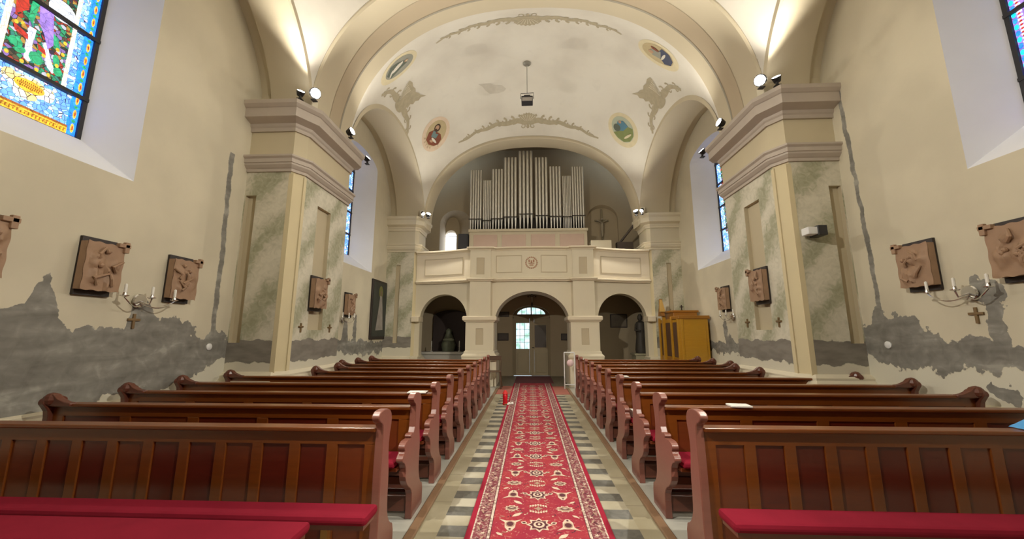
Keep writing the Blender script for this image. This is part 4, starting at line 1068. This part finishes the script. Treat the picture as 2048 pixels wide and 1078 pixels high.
while y0+k*PER < 10.7:
    cy = y0+k*PER; k += 1
    if cy < .2: continue
    # central palmette
    cpoly(cq, star(0, cy, .105, .115, 8, .66)); cpoly(dq, star(0, cy, .078, .085, 8, .75), .0190); cpoly(cq, ell(0, cy, .045, .052, 12), .020); cpoly(dq, ell(0, cy+.003, .028, .032, 10), .021); cpoly(cq, ell(0, cy, .011, .018, 6), .022)
    for s_ in (-1, 1): cpoly(cq, leaf2(s_*.118, cy+.03, .06, .024, s_*.5)); cpoly(dq, leaf2(s_*.118, cy+.03, .035, .012, s_*.5), .0190)
    # garland between
    for j in range(-3, 4):
        cpoly(cq, ell(j*.022, cy+PER*.37+.008*abs(j), .010, .017, 7)); cpoly(cq, ell(j*.022, cy+PER*.63-.008*abs(j), .010, .017, 7))
        cpoly(tq, ell(j*.024, cy+PER*.42+.006*abs(j), .006, .010, 6)); cpoly(tq, ell(j*.024, cy+PER*.58-.006*abs(j), .006, .010, 6))
    cpoly(tq, star(0, cy+PER*.5, .04, .045, 4, .5))
    f = 1 if k % 2 else -1
    for s_ in (-1, 1):
        g_ = f*s_; xx = s_*.228
        pr = [(xx-.095, cy-.085*g_), (xx-.045, cy-.03*g_), (xx-.04, cy+.05*g_), (xx-.015, cy+.10*g_), (xx+.015, cy+.10*g_), (xx+.04, cy+.05*g_), (xx+.045, cy-.03*g_), (xx+.095, cy-.085*g_), (xx+.035, cy-.06*g_), (xx-.035, cy-.06*g_)]
        if g_ < 0: pr.reverse()
        cpoly(cq, pr); cpoly(tq, ell(xx, cy-.002*g_, .038, .05, 10), .019); cpoly(dq, ell(xx, cy-.002*g_, .028, .036, 10), .020); cpoly(dq, ell(xx, cy+.075*g_, .010, .014, 8), .019)
        cpoly(cq, leaf2(xx-s_*.05, cy-.165*g_, .11, .022, .75*s_*g_)); cpoly(cq, leaf2(xx+s_*.075, cy+.15*g_, .07, .015, -.7*s_*g_))
        big = g_ > 0
        cpoly(cq, star(xx, cy+PER*.5, .085 if big else .068, .062, 10, .72)); cpoly(tq, star(xx, cy+PER*.5, .068 if big else .052, .048, 10, .72), .019); cpoly(dq, leaf2(xx, cy+PER*.5, .09, .022, 0), .020); cpoly(cq, leaf2(xx, cy+PER*.5, .05, .010, 0), .021)
        for j in range(9):
            ax_ = s_*(.05+.30*random.random()); ay_ = cy+PER*random.random(); cpoly(random.choice((cq, tq, dq)), ell(ax_, ay_, .008, .008, 6), .0172); cpoly(random.choice((tq, dq)), leaf2(ax_+.02, ay_+.02, .045, .006, random.uniform(-1.5, 1.5)), .0171)
        # border rosettes
        for j in range(4):
            by_ = cy+PER*j/4; cpoly(cq, star(s_*(.449+.022*(-1)**j), by_, .026, .026, 5, .35, .4*j), .0185); cpoly(tq, leaf2(s_*(.449-.02*(-1)**j), by_+.07, .08, .008, 1.2*(-1)**j), .0185)
            cpoly(dq, leaf2(s_*.45, by_+.05, .07, .007, -.9*(-1)**j), .0182)
pq = MB(); pq.box(-.555, .555, 0, 11.0, .006, .016)
for o_, mi_ in ((cq, 1), (dq, 2), (tq, 3)): pq.add(o_.v, o_.f, mi_)
pq.obj('pile', [carpet_mat(), M_cream, M_dkyarn, M_tan], cp)
q = MB(); q.box(-.93, .93, 9.95, 11.42, 0, .005); o = q.obj('cross_mat', flat('salmon_red_mat', (.40, .14, .10), .95, noise=.15, ns=6)); tag(o, 'salmon red mat laid across the aisle under the runner', 'mat')
q = MB(); q.box(-.55, .65, 12.1, 13.9, 0, .012); o = q.obj('entrance_mat', flat('dark_red_mat', (.12, .03, .035), .95, noise=.2, ns=9)); tag(o, 'dark red mat on the floor in front of the entrance door', 'mat')

# ------------------------------------------------------------------ pews
END = [(.33, 0), (.33, .17), (.26, .20), (.20, .275), (.185, .38), (.20, .54), (.165, .68), (.165, .78), (.205, .90), (.185, .955), (.13, .985), (.05, .995), (-.02, .985), (-.045, .955), (-.02, .925), (.035, .90), (.045, .85), (.025, .67), (-.06, .685), (-.085, .665), (-.06, .645), (-.16, .655), (-.22, .64), (-.235, .61), (-.21, .58), (-.265, .555), (-.27, .52), (-.215, .50), (-.17, .44), (-.18, .37), (-.12, .30), (-.02, .245), (.02, .18), (.015, 0)]
END1 = [(.33, 0), (.33, .17), (.26, .20), (.20, .275), (.185, .38), (.19, .54), (.165, .68), (.165, .78), (.205, .90), (.185, .955), (.13, .985), (.05, .995), (-.02, .985), (-.045, .955), (-.02, .925), (.035, .90), (.045, .85), (.03, .6), (.03, .3), (.02, .18), (.015, 0)]
WEND = [(.16, 0), (.16, .90), (.12, .935), (.05, .95), (-.02, .93), (-.04, .89), (-.01, .85), (.02, .80), (.02, .66), (-.2, .62), (-.24, .55), (-.16, .42), (-.10, .2), (-.14, 0)]
def smooth_poly(p, it=1):
    for _ in range(it):
        o = []
        for i in range(len(p)):
            a, b_ = p[i], p[(i+1) % len(p)]
            if a[1] <= 0 and b_[1] <= 0: o += [a]; continue
            if a[1] <= 0: o += [a]
            o += [(a[0]*.75+b_[0]*.25, a[1]*.75+b_[1]*.25), (a[0]*.25+b_[0]*.75, a[1]*.25+b_[1]*.75)]
            if b_[1] <= 0: pass
        p = o
    return p
def make_pew(x_in, x_out, front=False):
    """built for the right block: aisle end at x_in, wall end at x_out; y=0 at the knob of the end panel"""
    parts = []; L = x_out-x_in
    q = MB(); q.prism(smooth_poly(END1 if front else END), 'X', 0, .055); parts.append(('end_panel', q, M_end, dict(bevel=.008)))
    q = MB(); q.prism(smooth_poly(WEND), 'X', L-.055, L)
    # ball finial with a swoop down to the rail
    n = 12
    sw = [(L, .86), (L, .94), (L-.03, .965), (L-.09, .96), (L-.13, .925), (L-.20, .895), (L-.26, .885), (L-.26, .86)]
    q.prism(sw, 'Y', .0, .06); q.ball((L-.05, .03, .912), .062, 12)
    parts.append(('wall_end_panel', q, M_finial, dict(bevel=.006)))
    q = MB(); q.box(.05, L-.05, .02, .13, .85, .878); parts.append(('top_rail', q, M_wood_or, dict(bevel=.008)))
    pw, st_ = (.185, .075) if front else (.52, .10)
    x0, x1 = .055, L-.055; ztop, zbot = .77, (.10 if front else .45)
    fr = MB(); yb = .055
    fr.box(x0, x1, yb, yb+.03, ztop, .85); fr.box(x0, x1, yb, yb+.03, zbot-.10, zbot)
    n = int(round((x1-x0-st_)/(pw+st_))); pitch = (x1-x0-st_)/n
    for k in range(n+1): fr.box(x0+k*pitch, x0+k*pitch+st_, yb, yb+.03, zbot, ztop)
    parts.append(('back_frame', fr, M_wood_or, dict(bevel=.004)))
    for k in range(n):
        if True:
            q = MB(); q.box(x0+k*pitch+st_-.01, x0+(k+1)*pitch+.01, yb+.012, yb+.024, zbot-.01, ztop+.01); parts.append(('back_panel', q, M_panel if (k*7+3) % 3 else M_wood, {}))
    if not front:
        q = MB(); q.box(.055, L-.055, -.24, .06, .44, .47); parts.append(('seat', q, M_wood, dict(bevel=.005)))
        q = MB(); q.box(.07, L-.08, -.26, .045, .47, .515); parts.append(('cushion', q, M_red, dict(bevel=.015)))
        q = MB(); q.box(.055, L-.055, -.10, -.07, .30, .36); q.box(.055, L-.055, .03, .06, .05, .17); parts.append(('stretcher', q, M_finial, dict(bevel=.004)))
    q = MB(); q.box(.055, L-.055, .18 if not front else .20, .31 if not front else .30, .14, .17)
    q.box(.055, L-.055, .23, .26, .02, .14)
    parts.append(('kneeler', q, M_finial, dict(bevel=.004)))
    return parts
def build_pew(sx, x_in, x_out, y, front, label, group):
    r = empty('front_pew' if front else 'pew', (sx*x_in, y, 0)); tag(r, label, 'pew', group)
    for nm, q, m, k in make_pew(x_in, x_out, front):
        q.sx = sx; q.obj(nm, m, r, **k)
    return r
ORD = ['foremost', 'second from the front', 'third from the front', 'fourth from the front', 'fifth from the front', 'sixth from the front', 'seventh from the front', 'eighth from the front', 'second from the rear', 'rearmost']
XOUT = [4.60, 4.42, 4.52, 4.60, 4.56, 3.68, 3.68, 3.98, 3.98, 3.98]
PEWY = {}
for sx, side, ys, dp in ((-1, 'left', 2.62, .7500), (1, 'right', 2.72, .7530)):
    protos = {}
    for k in range(10):
        y = ys+dp*k; PEWY[(sx, k)] = y; xo = XOUT[k]; fr = (k == 0)
        if fr: lab = 'tall panelled pew front, %s row of the %s block beside the aisle' % (ORD[k], side)
        else: lab = 'varnished brown pew, %s in the %s block of pews' % (ORD[k], side)
        grp = 'pews in the %s block' % side
        key = (fr, xo)
        if key not in protos: protos[key] = build_pew(sx, 1.045, xo, y, fr, lab, grp)
        else:
            c_ = copy_tree(protos[key]); c_.location.y = y; c_['label'] = lab
# red padded benches in front of the first row
def bench(sx, x0, x1, y0, y1, zt, label):
    r = empty('padded_bench', (sx*x0, y0, 0)); tag(r, label, 'bench', 'red padded benches')
    L = x1-x0; D = y1-y0
    q = MB(sx); q.box(0, L, 0, D, zt-.055, zt); q.obj('cushion', M_red, r, bevel=.022)
    q = MB(sx); q.box(.02, L-.02, .02, D-.02, zt-.08, zt-.055); q.obj('seat_board', M_wood, r)
    for xx in (.26, L/2, L-.3):
        q = MB(sx); q.box(xx, xx+.04, D*.45, D*.45+.04, 0, zt-.08); q.obj('leg', M_leg, r, bevel=.003)
bench(-1, .99, 4.5, 2.31, 2.50, .48, 'long red padded bench right against the left pew front')
bench(-1, 1.25, 4.5, 1.95, 2.22, .50, 'long red padded bench nearest the camera at lower left')
bench(1, 1.04, 4.5, 2.32, 2.53, .485, 'long red padded bench in front of the right pew front')

# ------------------------------------------------------------------ stations of the cross
def station(sx, xw, y, z, w_, h_, label, seed, kind=0):
    rnd = random.Random(seed)
    r = empty('station_relief', (sx*xw, y, z)); tag(r, label, 'relief', 'carved relief panels along the walls')
    q = MB(sx); q.box(-.035, 0, -w_*.46, w_*.46, -h_*.56, h_*.56); q.obj('backboard', M_board, r, bevel=.004)
    q = MB(sx); n = 22
    bumps = [(rnd.uniform(-.32, .32), rnd.uniform(-.38, .25), rnd.uniform(.05, .15), rnd.uniform(.05, .22), rnd.uniform(.015, .05), rnd.uniform(-1.2, 1.2)) for _ in range(13)]
    def hgt(u, v):
        h = .0
        for a, b_, ra, rb, hh, rot in bumps:
            du, dv = u-a, v-b_; p = du*math.cos(rot)+dv*math.sin(rot); s_ = -du*math.sin(rot)+dv*math.cos(rot)
            d = (p/ra)**2+(s_/rb)**2
            if d < 1: h = max(h, hh*math.sqrt(1-d))
        return h
    def fn(u, v):
        a, b_ = u-.5, v-.5
        e_ = .012*math.sin(17*b_+seed) if abs(a) > .45 else 0
        return (-.122-hgt(a, b_), (a+e_)*w_, b_*h_*.93+.006*math.sin(20*a+seed)*(abs(b_) > .45))
    q.grid(fn, n, n)
    q.box(-.112, -.035, -w_*.485, w_*.485, -h_*.455, h_*.455)
    q.obj('relief_slab', M_relief, r, smooth=True)
    q = MB(sx); q.box(-.15, -.10, w_*.5-.09, w_*.5+.03, h_*.44, h_*.52); q.box(-.15, -.11, w_*.5-.03, w_*.5+.02, h_*.34, h_*.56); q.obj('beam_end', M_relief, r, bevel=.006)
    # human-like lumps: heads
    q = MB(sx)
    for _ in range(3):
        q.ball((-.15, rnd.uniform(-.25, .25)*w_, rnd.uniform(-.1, .32)*h_), .026, 8)
    for _ in range(4):
        a = rnd.uniform(-.3, .3)*w_; b_ = rnd.uniform(-.35, .2)*h_; q.tube([(-.14, a, b_), (-.16, a+rnd.uniform(-.06, .06), b_+rnd.uniform(.03, .08)), (-.14, a+rnd.uniform(-.1, .1), b_+.12)], [.022, .018, .012], 7)
    q.obj('figures', M_relief, r, smooth=True)
STS = [(-1, W, 2.86, 2.22, .38, .55, 'carved relief panel cut by the left edge of the photo'),
 (-1, W, 3.82, 2.20, .37, .55, 'large square carved relief on the left wall, pale sash at its bottom'),
 (-1, W, 4.80, 2.20, .37, .55, 'carved relief on the left wall just before the marbled pier'),
 (-1, 3.85, 6.56, 2.19, .40, .55, 'carved relief on the inner face of the left marbled pier'),
 (-1, W, 9.58, 2.22, .42, .56, 'farthest carved relief on the left wall, beside the tall dark painting'),
 (1, W, 3.84, 2.30, .38, .55, 'carved relief at the right edge of the photo above the sconce'),
 (1, W, 4.80, 2.31, .40, .55, 'carved relief on the right wall left of the silver sconce'),
 (1, 3.85, 6.56, 2.29, .40, .55, 'carved relief on the inner face of the right marbled pier'),
 (1, W, 9.52, 2.33, .42, .56, 'farthest carved relief on the right wall near the confessional')]
for i, s_ in enumerate(STS): station(*s_, 11+i)

# ------------------------------------------------------------------ sconces and small crosses
def sconce(sx, xw, y, z, label, sc=1):
    r = empty('wall_sconce', (sx*xw, y, z)); tag(r, label, 'sconce', 'silver candle sconces')
    q = MB(sx); q.lathe([(.0, 0), (.075*sc, .0), (.085*sc, .012), (.06*sc, .03), (.03*sc, .045), (0, .05)], (-.05, 0, 0), 14, axis='X'); q.obj('back_plate', M_silver, r, smooth=True)
    q = MB(sx)
    for d in (-1, 1):
        pts = [(-.05-.12*math.sin(t*PI/2), d*.30*t, -.03-.07*math.sin(t*PI)+.05*t) for t in [k/10 for k in range(11)]]
        q.tube(pts, .008, 6)
    q.tube([(-.04, 0, 0), (-.16, 0, -.04), (-.18, 0, .02)], .009, 6)
    q.obj('arm', M_silver, r, smooth=True)
    for d in (-1, 0, 1):
        cx = -.17 if d else -.18; cz = .03 if d else .03
        q = MB(sx); q.lathe([(.008, 0), (.04, .012), (.042, .02), (.02, .022), (.016, .05), (.016, .055)], (cx, d*.30, cz-.01), 12); cup = q.obj('cup', M_silver, r, smooth=True)
        q = MB(sx); q.lathe([(.014, 0), (.014, .10), (.004, .11)], (cx, d*.30, cz+.03), 8); q.obj('candle', M_paper, cup)
sconce(-1, W-.0, 4.33, 1.88, 'silver candle sconce on grey cement patch of the left wall')
sconce(1, W-.0, 4.34, 1.93, 'silver candle sconce on the right wall between two reliefs')
sconce(-1, W, 9.35, 1.84, 'far silver candle sconce on the left wall behind the pier')
sconce(1, W, 9.25, 1.88, 'far silver candle sconce on the right wall behind the pier')
def small_cross(sx, xw, y, z, s_, label):
    q = MB(sx); q.box(-.02, 0, -.014, .014, -.62*s_, .40*s_); q.box(-.021, 0, -.42*s_, .42*s_, -.014, .014)
    o = q.obj('wall_cross', M_brass, bevel=.003); o.location = (sx*xw, y, z); tag(o, label, 'cross', 'small brass wall crosses')
small_cross(-1, W, 4.32, 1.66, .17, 'small brass cross under the silver sconce of the left wall')
small_cross(1, W, 4.34, 1.71, .17, 'small brass cross under the silver sconce of the right wall')
small_cross(-1, 3.85, 6.22, 1.61, .15, 'small dark cross left of the relief on the left pier')
small_cross(-1, 3.85, 7.14, 1.61, .15, 'small dark cross right of the relief on the left pier')
small_cross(1, 3.85, 7.12, 1.70, .15, 'small dark cross left of the relief on the right pier')
small_cross(1, 3.85, 6.24, 1.69, .15, 'small dark cross right of the relief on the right pier')
for sx, y, z, lab in ((-1, 5.45, 1.31, 'round white disc on the grey cement of the left wall'), (1, 5.43, 1.35, 'round white disc on the grey cement of the right wall')):
    q = MB(sx); q.lathe([(.0, 0), (.048, 0), (.048, .012), (.03, .022), (0, .024)], (0, 0, 0), 18, axis='X'); q.v = [(-a, b, c) for a, b, c in q.v]
    o = q.obj('wall_disc', M_white, smooth=True); o.location = (sx*W, y, z); tag(o, lab, 'wall disc', 'round white wall discs')
# wireless speaker on the right pier
r = empty('wall_speaker', (4.10, PY0, 2.98)); tag(r, 'white and black box speaker mounted on the right marbled pier', 'speaker')
q = MB(); q.box(-.11, .07, -.20, -.05, -.055, .055); q.obj('housing', M_white, r, bevel=.012)
q = MB(); q.box(.02, .15, -.22, -.02, -.075, .075); q.obj('grille', M_black, r, bevel=.01)
q = MB(); q.box(.0, .05, -.06, 0, -.03, .03); q.obj('bracket', M_black, r)
# tall painting on left wall
r = empty('tall_painting', (-W, 11.62, 2.21)); tag(r, 'tall dark painting of a pale robed figure hung on the left wall', 'painting')
q = MB(-1); q.box(-.05, 0, -.62, .62, -.88, .90); q.obj('frame', M_board, r, bevel=.01)
q = MB(-1); q.box(-.056, -.045, -.55, .55, -.80, .83); q.obj('canvas', flat('dark_green_canvas', (.035, .04, .035), .5, noise=.5, ns=3), r)
q = MB(-1); q.add([(-.060, -.30, -.62), (-.060, .26, -.60), (-.060, .20, -.1), (-.060, .10, .42), (-.060, -.06, .44), (-.060, -.14, .0)], [(0, 1, 2, 3, 4, 5)]); q.obj('robe', flat('dim_pale_robe', (.33, .30, .27), .6, noise=.4, ns=5), r)
q = MB(-1); oval(q, -.059, .0, .55, .16, .19); q.obj('glow', flat('olive_halo', (.17, .17, .05), .6), r)
q = MB(-1); oval(q, -.063, .01, .52, .07, .095); q.obj('face', flat('dim_face', (.20, .14, .08), .6), r)

# ------------------------------------------------------------------ confessional
cf = empty('confessional', (3.8, 10.35, 0)); tag(cf, 'honey yellow wooden confessional against the right wall at the rear', 'confessional')
def kf(q, name, m, **k): q.v = [(a-3.8, b-10.35, z) for a, b, z in q.v]; return q.obj(name, m, cf, **k)
q = MB(); q.box(3.88, 4.62, 10.38, 11.90, 0, 1.90); kf(q, 'body', M_yellow, bevel=.01)
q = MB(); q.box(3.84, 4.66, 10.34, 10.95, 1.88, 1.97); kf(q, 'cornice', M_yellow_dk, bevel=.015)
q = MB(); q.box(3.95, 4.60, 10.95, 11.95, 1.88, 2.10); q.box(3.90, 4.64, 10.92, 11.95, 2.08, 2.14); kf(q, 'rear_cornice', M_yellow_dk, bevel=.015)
q = MB(); q.box(3.97, 4.55, 10.365, 10.385, .12, 1.72); q.box(3.90, 3.97, 10.35, 10.385, 0, 1.88); kf(q, 'end_board', M_yellow, bevel=.008)
q = MB(); q.box(3.83, 3.89, 10.38, 10.46, 0, 1.88); q.box(3.83, 3.89, 10.86, 10.94, 0, 1.95); q.box(3.80, 3.89, 11.42, 11.50, 0, 2.0); q.box(3.83, 3.89, 11.84, 11.92, 0, 1.95); kf(q, 'posts', M_yellow, bevel=.006)
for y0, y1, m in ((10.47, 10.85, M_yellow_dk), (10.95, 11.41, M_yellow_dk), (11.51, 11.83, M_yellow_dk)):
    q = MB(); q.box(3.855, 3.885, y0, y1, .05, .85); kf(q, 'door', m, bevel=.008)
    q = MB(); q.box(3.872, 3.882, y0, y1, .87, 1.80); kf(q, 'curtain', flat('dark_brown_curtain', (.09, .04, .015), .8, noise=.4, ns=10, stretch=(1, 6, .5)), )
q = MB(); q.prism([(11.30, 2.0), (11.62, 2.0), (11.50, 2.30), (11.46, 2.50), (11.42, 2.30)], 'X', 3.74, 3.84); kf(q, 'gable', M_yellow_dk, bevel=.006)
q = MB(); q.prism([(3.70, 2.12), (3.86, 2.12), (3.78, 2.46), (3.72, 2.46)], 'Y', 11.3, 11.36); kf(q, 'scroll', flat('pale_gold_wood', (.62, .38, .10), .4), bevel=.006)
r = empty('small_crucifix', (4.28, 11.2, 2.145)); q = MB(); q.box(-.012, .012, -.012, .012, 0, .16); q.box(-.05, .05, -.01, .01, .095, .115); q.box(-.03, .03, -.03, .03, 0, .02); q.obj('cross', M_board, r); tag(r, 'tiny dark crucifix standing on top of the confessional', 'crucifix')

# ------------------------------------------------------------------ floodlights on the cornices
def spot_data(name, power, ang, blend=.6, size=.06, col=(1, .94, .82)):
    l = bpy.data.lights.new(name, 'SPOT'); l.energy = power; l.spot_size = ang; l.spot_blend = blend; l.shadow_soft_size = size; l.color = col; return l
def flood(loc, target, label, power, big=True, ang=2.75):
    r = empty('floodlight', loc); tag(r, label, 'lamp', 'floodlights on the cornices')
    d = (Vector(target)-Vector(loc)).normalized(); rot = d.to_track_quat('-Z', 'Y')
    s_ = (1.12 if 'brightest' in label else 1) if big else .8
    q = MB(); q.lathe([(.02, .10), (.055, .085), (.075, .02), (.085, -.02), (.08, -.025)], (0, 0, 0), 16); o = q.obj('housing', M_black, r, smooth=True); o.rotation_mode = 'QUATERNION'; o.rotation_quaternion = rot; o.scale = (s_, s_, s_)
    q = MB(); q.lathe([(.0, -.034), (.04, -.032), (.072, -.026), (.072, -.02)], (0, 0, 0), 16); o = q.obj('lens', M_bulb, r, smooth=True); o.rotation_mode = 'QUATERNION'; o.rotation_quaternion = rot; o.scale = (s_, s_, s_)
    q = MB(); q.box(-.015, .015, -.015, .015, -.13, .0); q.box(-.04, .04, -.04, .04, -.14, -.125); q.obj('bracket', M_black, r)
    l = bpy.data.objects.new('lamp_light', spot_data('lamp_light', power, ang)); COL.objects.link(l); l.parent = r
    l.rotation_mode = 'QUATERNION'; l.rotation_quaternion = rot; l.location = d*.06
for sx, side in ((-1, 'left'), (1, 'right')):
    flood((sx*3.62, 5.66, 5.46), (-sx*2.6, 1.6, 1.6), 'brightest floodlight at the front corner of the %s pier cornice' % side, LAMP_POWER*1.1, True, 1.8)
    flood((sx*3.84, 5.62, 5.46), (sx*1.9, 3.7, 8.8), 'small dark uplighter behind the brightest floodlight on the %s pier' % side, LAMP_POWER*1.15, False, 2.1)
    flood((sx*3.56, 6.86, 5.44), (-sx*.2, 6.2, 6.6), 'middle floodlight on the inner edge of the %s pier cornice' % side, LAMP_POWER*.5, True, 2.3)
    flood((sx*3.60, 7.74, 5.30), (sx*1.5, 7.5, 7.6), 'farthest floodlight on the %s pier cornice, beyond its rear end' % side, LAMP_POWER*.8, False, 2.1)
    flood((sx*3.36, 11.95, 5.36), (sx*1.4, 9.7, 8.4), 'floodlight on the rear pilaster cornice beside the organ arch, %s side' % side, LAMP_POWER*.75, True, 2.0)
    flood((sx*3.50, 11.80, 5.34), (sx*1.2, 10.4, 2.2), 'second floodlight on the rear pilaster cornice turned down to the parapet, %s side' % side, LAMP_POWER*1.5, False, 2.3)
    flood((sx*3.56, .75, 5.44), (sx*1.6, 2.6, 8.8), 'floodlight above and beside the viewpoint on the %s front cornice' % side, LAMP_POWER*.9, True, 1.9)
    flood((sx*3.45, .45, 5.40), (-sx*4.2, 4.9, .4), 'floodlight turned down the nave on the %s front cornice' % side, LAMP_POWER*5.5, True, 1.3)
    flood((sx*3.45, .20, 5.40), (-sx*.6, 11.5, 2.4), 'floodlight turned to the gallery on the %s front cornice' % side, LAMP_POWER*7.0, True, .85)
# hanging projector lamp
r = empty('hanging_lamp', (-.09, 9.9, 8.0)); tag(r, 'dark box projector lamp hanging on a rod from the vault centre', 'lamp')
zc = zv2(-.09, 9.9)
q = MB(); q.lathe([(.11, 0), (.11, -.03), (.04, -.06), (0, -.065)], (0, 0, zc-8.0), 18); q.obj('ceiling_rose', flat('grey_metal', (.3, .29, .25), .4, .5), r, smooth=True)
q = MB(); q.tube([(0, 0, zc-8.05), (0, 0, .24)], .011, 8); q.obj('rod', flat('grey_rod', (.35, .34, .31), .5), r)
q = MB(); q.tube([(-.18, 0, .06), (-.18, 0, .22), (.18, 0, .24), (.18, 0, .06)], .010, 6); q.obj('yoke', M_iron, r)
q = MB(); q.box(-.16, .16, -.10, .12, -.09, .09); q.box(-.09, .09, -.06, .08, .09, .15); q.obj('housing', M_iron, r, bevel=.012)
q = MB(); q.box(-.14, .14, -.115, -.10, -.075, .035); q.obj('front_glass', flat('lamp_front_glass', (.5, .48, .48), .1, .6), r)
lp = bpy.data.objects.new('lamp_light', spot_data('hang', 0.1, 2.4)); 

# ------------------------------------------------------------------ small things
# red grave candle and posy on the carpet edge
r = empty('grave_candle', (-.60, 8.5, 0)); tag(r, 'red glass grave candle on the floor at the left carpet edge', 'candle')
q = MB(); q.lathe([(.055, 0), (.06, .02), (.05, .06), (.055, .20), (.045, .22)], (0, 0, 0), 14); q.obj('glass', flat('red_candle_glass', (.55, .01, .02), .2), r, smooth=True)
q = MB(); q.lathe([(.055, .22), (.06, .235), (.035, .28), (.02, .30)], (0, 0, 0), 14); q.obj('lid', flat('red_lid', (.55, .02, .02), .4), r, smooth=True)
r = empty('posy', (-.47, 8.4, .018)); tag(r, 'small pale posy lying beside the red grave candle', 'flowers')
q = MB()
for k in range(9): q.ball((random.uniform(-.07, .07), random.uniform(-.04, .04), .02+random.uniform(0, .02)), .024, 7)
q.obj('blossoms', M_paper, r)
q = MB(); q.tube([(-.05, 0, .01), (-.14, .02, .012)], .006, 5); q.tube([(-.05, 0, .01), (-.13, -.03, .012)], .006, 5); q.obj('stems', flat('green_stem', (.08, .14, .04), .7), r)
def booklet(x, y, z, w_, d_, h_, rz, label, mat=None, n=1):
    q = MB(); q.box(-w_/2, w_/2, -d_/2, d_/2, 0, h_); o = q.obj('booklet', mat or M_paper, bevel=.003); o.location = (x, y, z); o.rotation_euler = (0, 0, rz); tag(o, label, 'booklet', 'white booklets on the pews')
booklet(-1.26, PEWY[(-1, 2)]+.07, .879, .20, .13, .012, .05, 'white booklet on the top rail of the third left pew near the aisle')
booklet(1.74, PEWY[(1, 1)]+.07, .879, .17, .13, .014, -.1, 'white booklet on the top rail of the second right pew')
booklet(1.27, PEWY[(1, 4)]+.07, .879, .17, .12, .014, .0, 'white booklet on the top rail of the fifth right pew near the aisle')
booklet(1.24, PEWY[(1, 9)]+.07, .8795, .16, .12, .014, .0, 'white booklet on the rearmost right pew beside its aisle end')
for k in range(4): booklet(1.24, PEWY[(1, 3)]-.12, .516+.022*k, .19, .14, .020, .05*k, ['lowest book', 'second book from below', 'third book from below', 'topmost book'][k]+' of the white stack on the fourth right pew seat')
# blue bag on the right
q = MB(); q.grid(lambda u, v: ((u-.5)*.50, (v-.5)*.12+.01*math.sin(9*u), .10*math.sin(PI*u)**.7*(.75+.25*math.sin(7*u))*math.sin(PI*(.12+.76*v))), 16, 10); q.box(-.24, .24, -.045, .045, -.001, .004)
o = q.obj('folded_jacket', flat('sky_blue_fabric', (.08, .34, .72), .7, noise=.1), smooth=True); o.location = (3.40, PEWY[(1, 0)]+.085, .884); tag(o, 'bright blue folded jacket on the right pew front at the photo edge', 'jacket')
# white metal stand and chairs at the rear of the aisle
r = empty('towel_rack', (1.02, 10.9, 0)); tag(r, 'white tubular stand beside the last right pew', 'stand')
q = MB()
for a in (-.14, .14): q.tube([(a, 0, 0), (a, 0, .98)], .016, 7)
q.tube([(-.14, 0, .98), (.14, 0, .98)], .016, 7); q.tube([(-.14, 0, .12), (.14, 0, .12)], .014, 7); q.obj('frame', M_white, r)
q = MB(); q.ball((.02, -.03, .70), .10, 12, sc=(1, .8, .95)); q.obj('bundle', flat('pink_white_cloth', (.75, .55, .55), .8), r, smooth=True)
def stool(x, y, label, m):
    r = empty('wooden_chair', (x, y, .006 if y < 12 else 0)); tag(r, label, 'chair')
    q = MB(); q.box(-.19, .19, -.19, .19, .44, .47); q.obj('seat', m, r, bevel=.008)
    for a in (-1, 1):
        for b_ in (-1, 1):
            q = MB(); q.tube([(a*.20, b_*.20, 0), (a*.15, b_*.15, .45)], .018, 7); q.obj('leg', m, r)
    q = MB(); q.tube([(-.16, .17, .46), (-.17, .22, .86)], .014, 6); q.tube([(.16, .17, .46), (.17, .22, .86)], .014, 6); q.box(-.18, .18, .205, .225, .74, .86); q.obj('backrest', m, r, bevel=.004)
stool(-1.06, 11.0, 'dark wooden chair beside the last left pew at the aisle end', flat('dark_chair_wood', (.10, .055, .03), .4))
stool(1.32, 13.2, 'dark chair in the shade right of the entrance door', flat('black_chair_wood', (.03, .02, .015), .5))
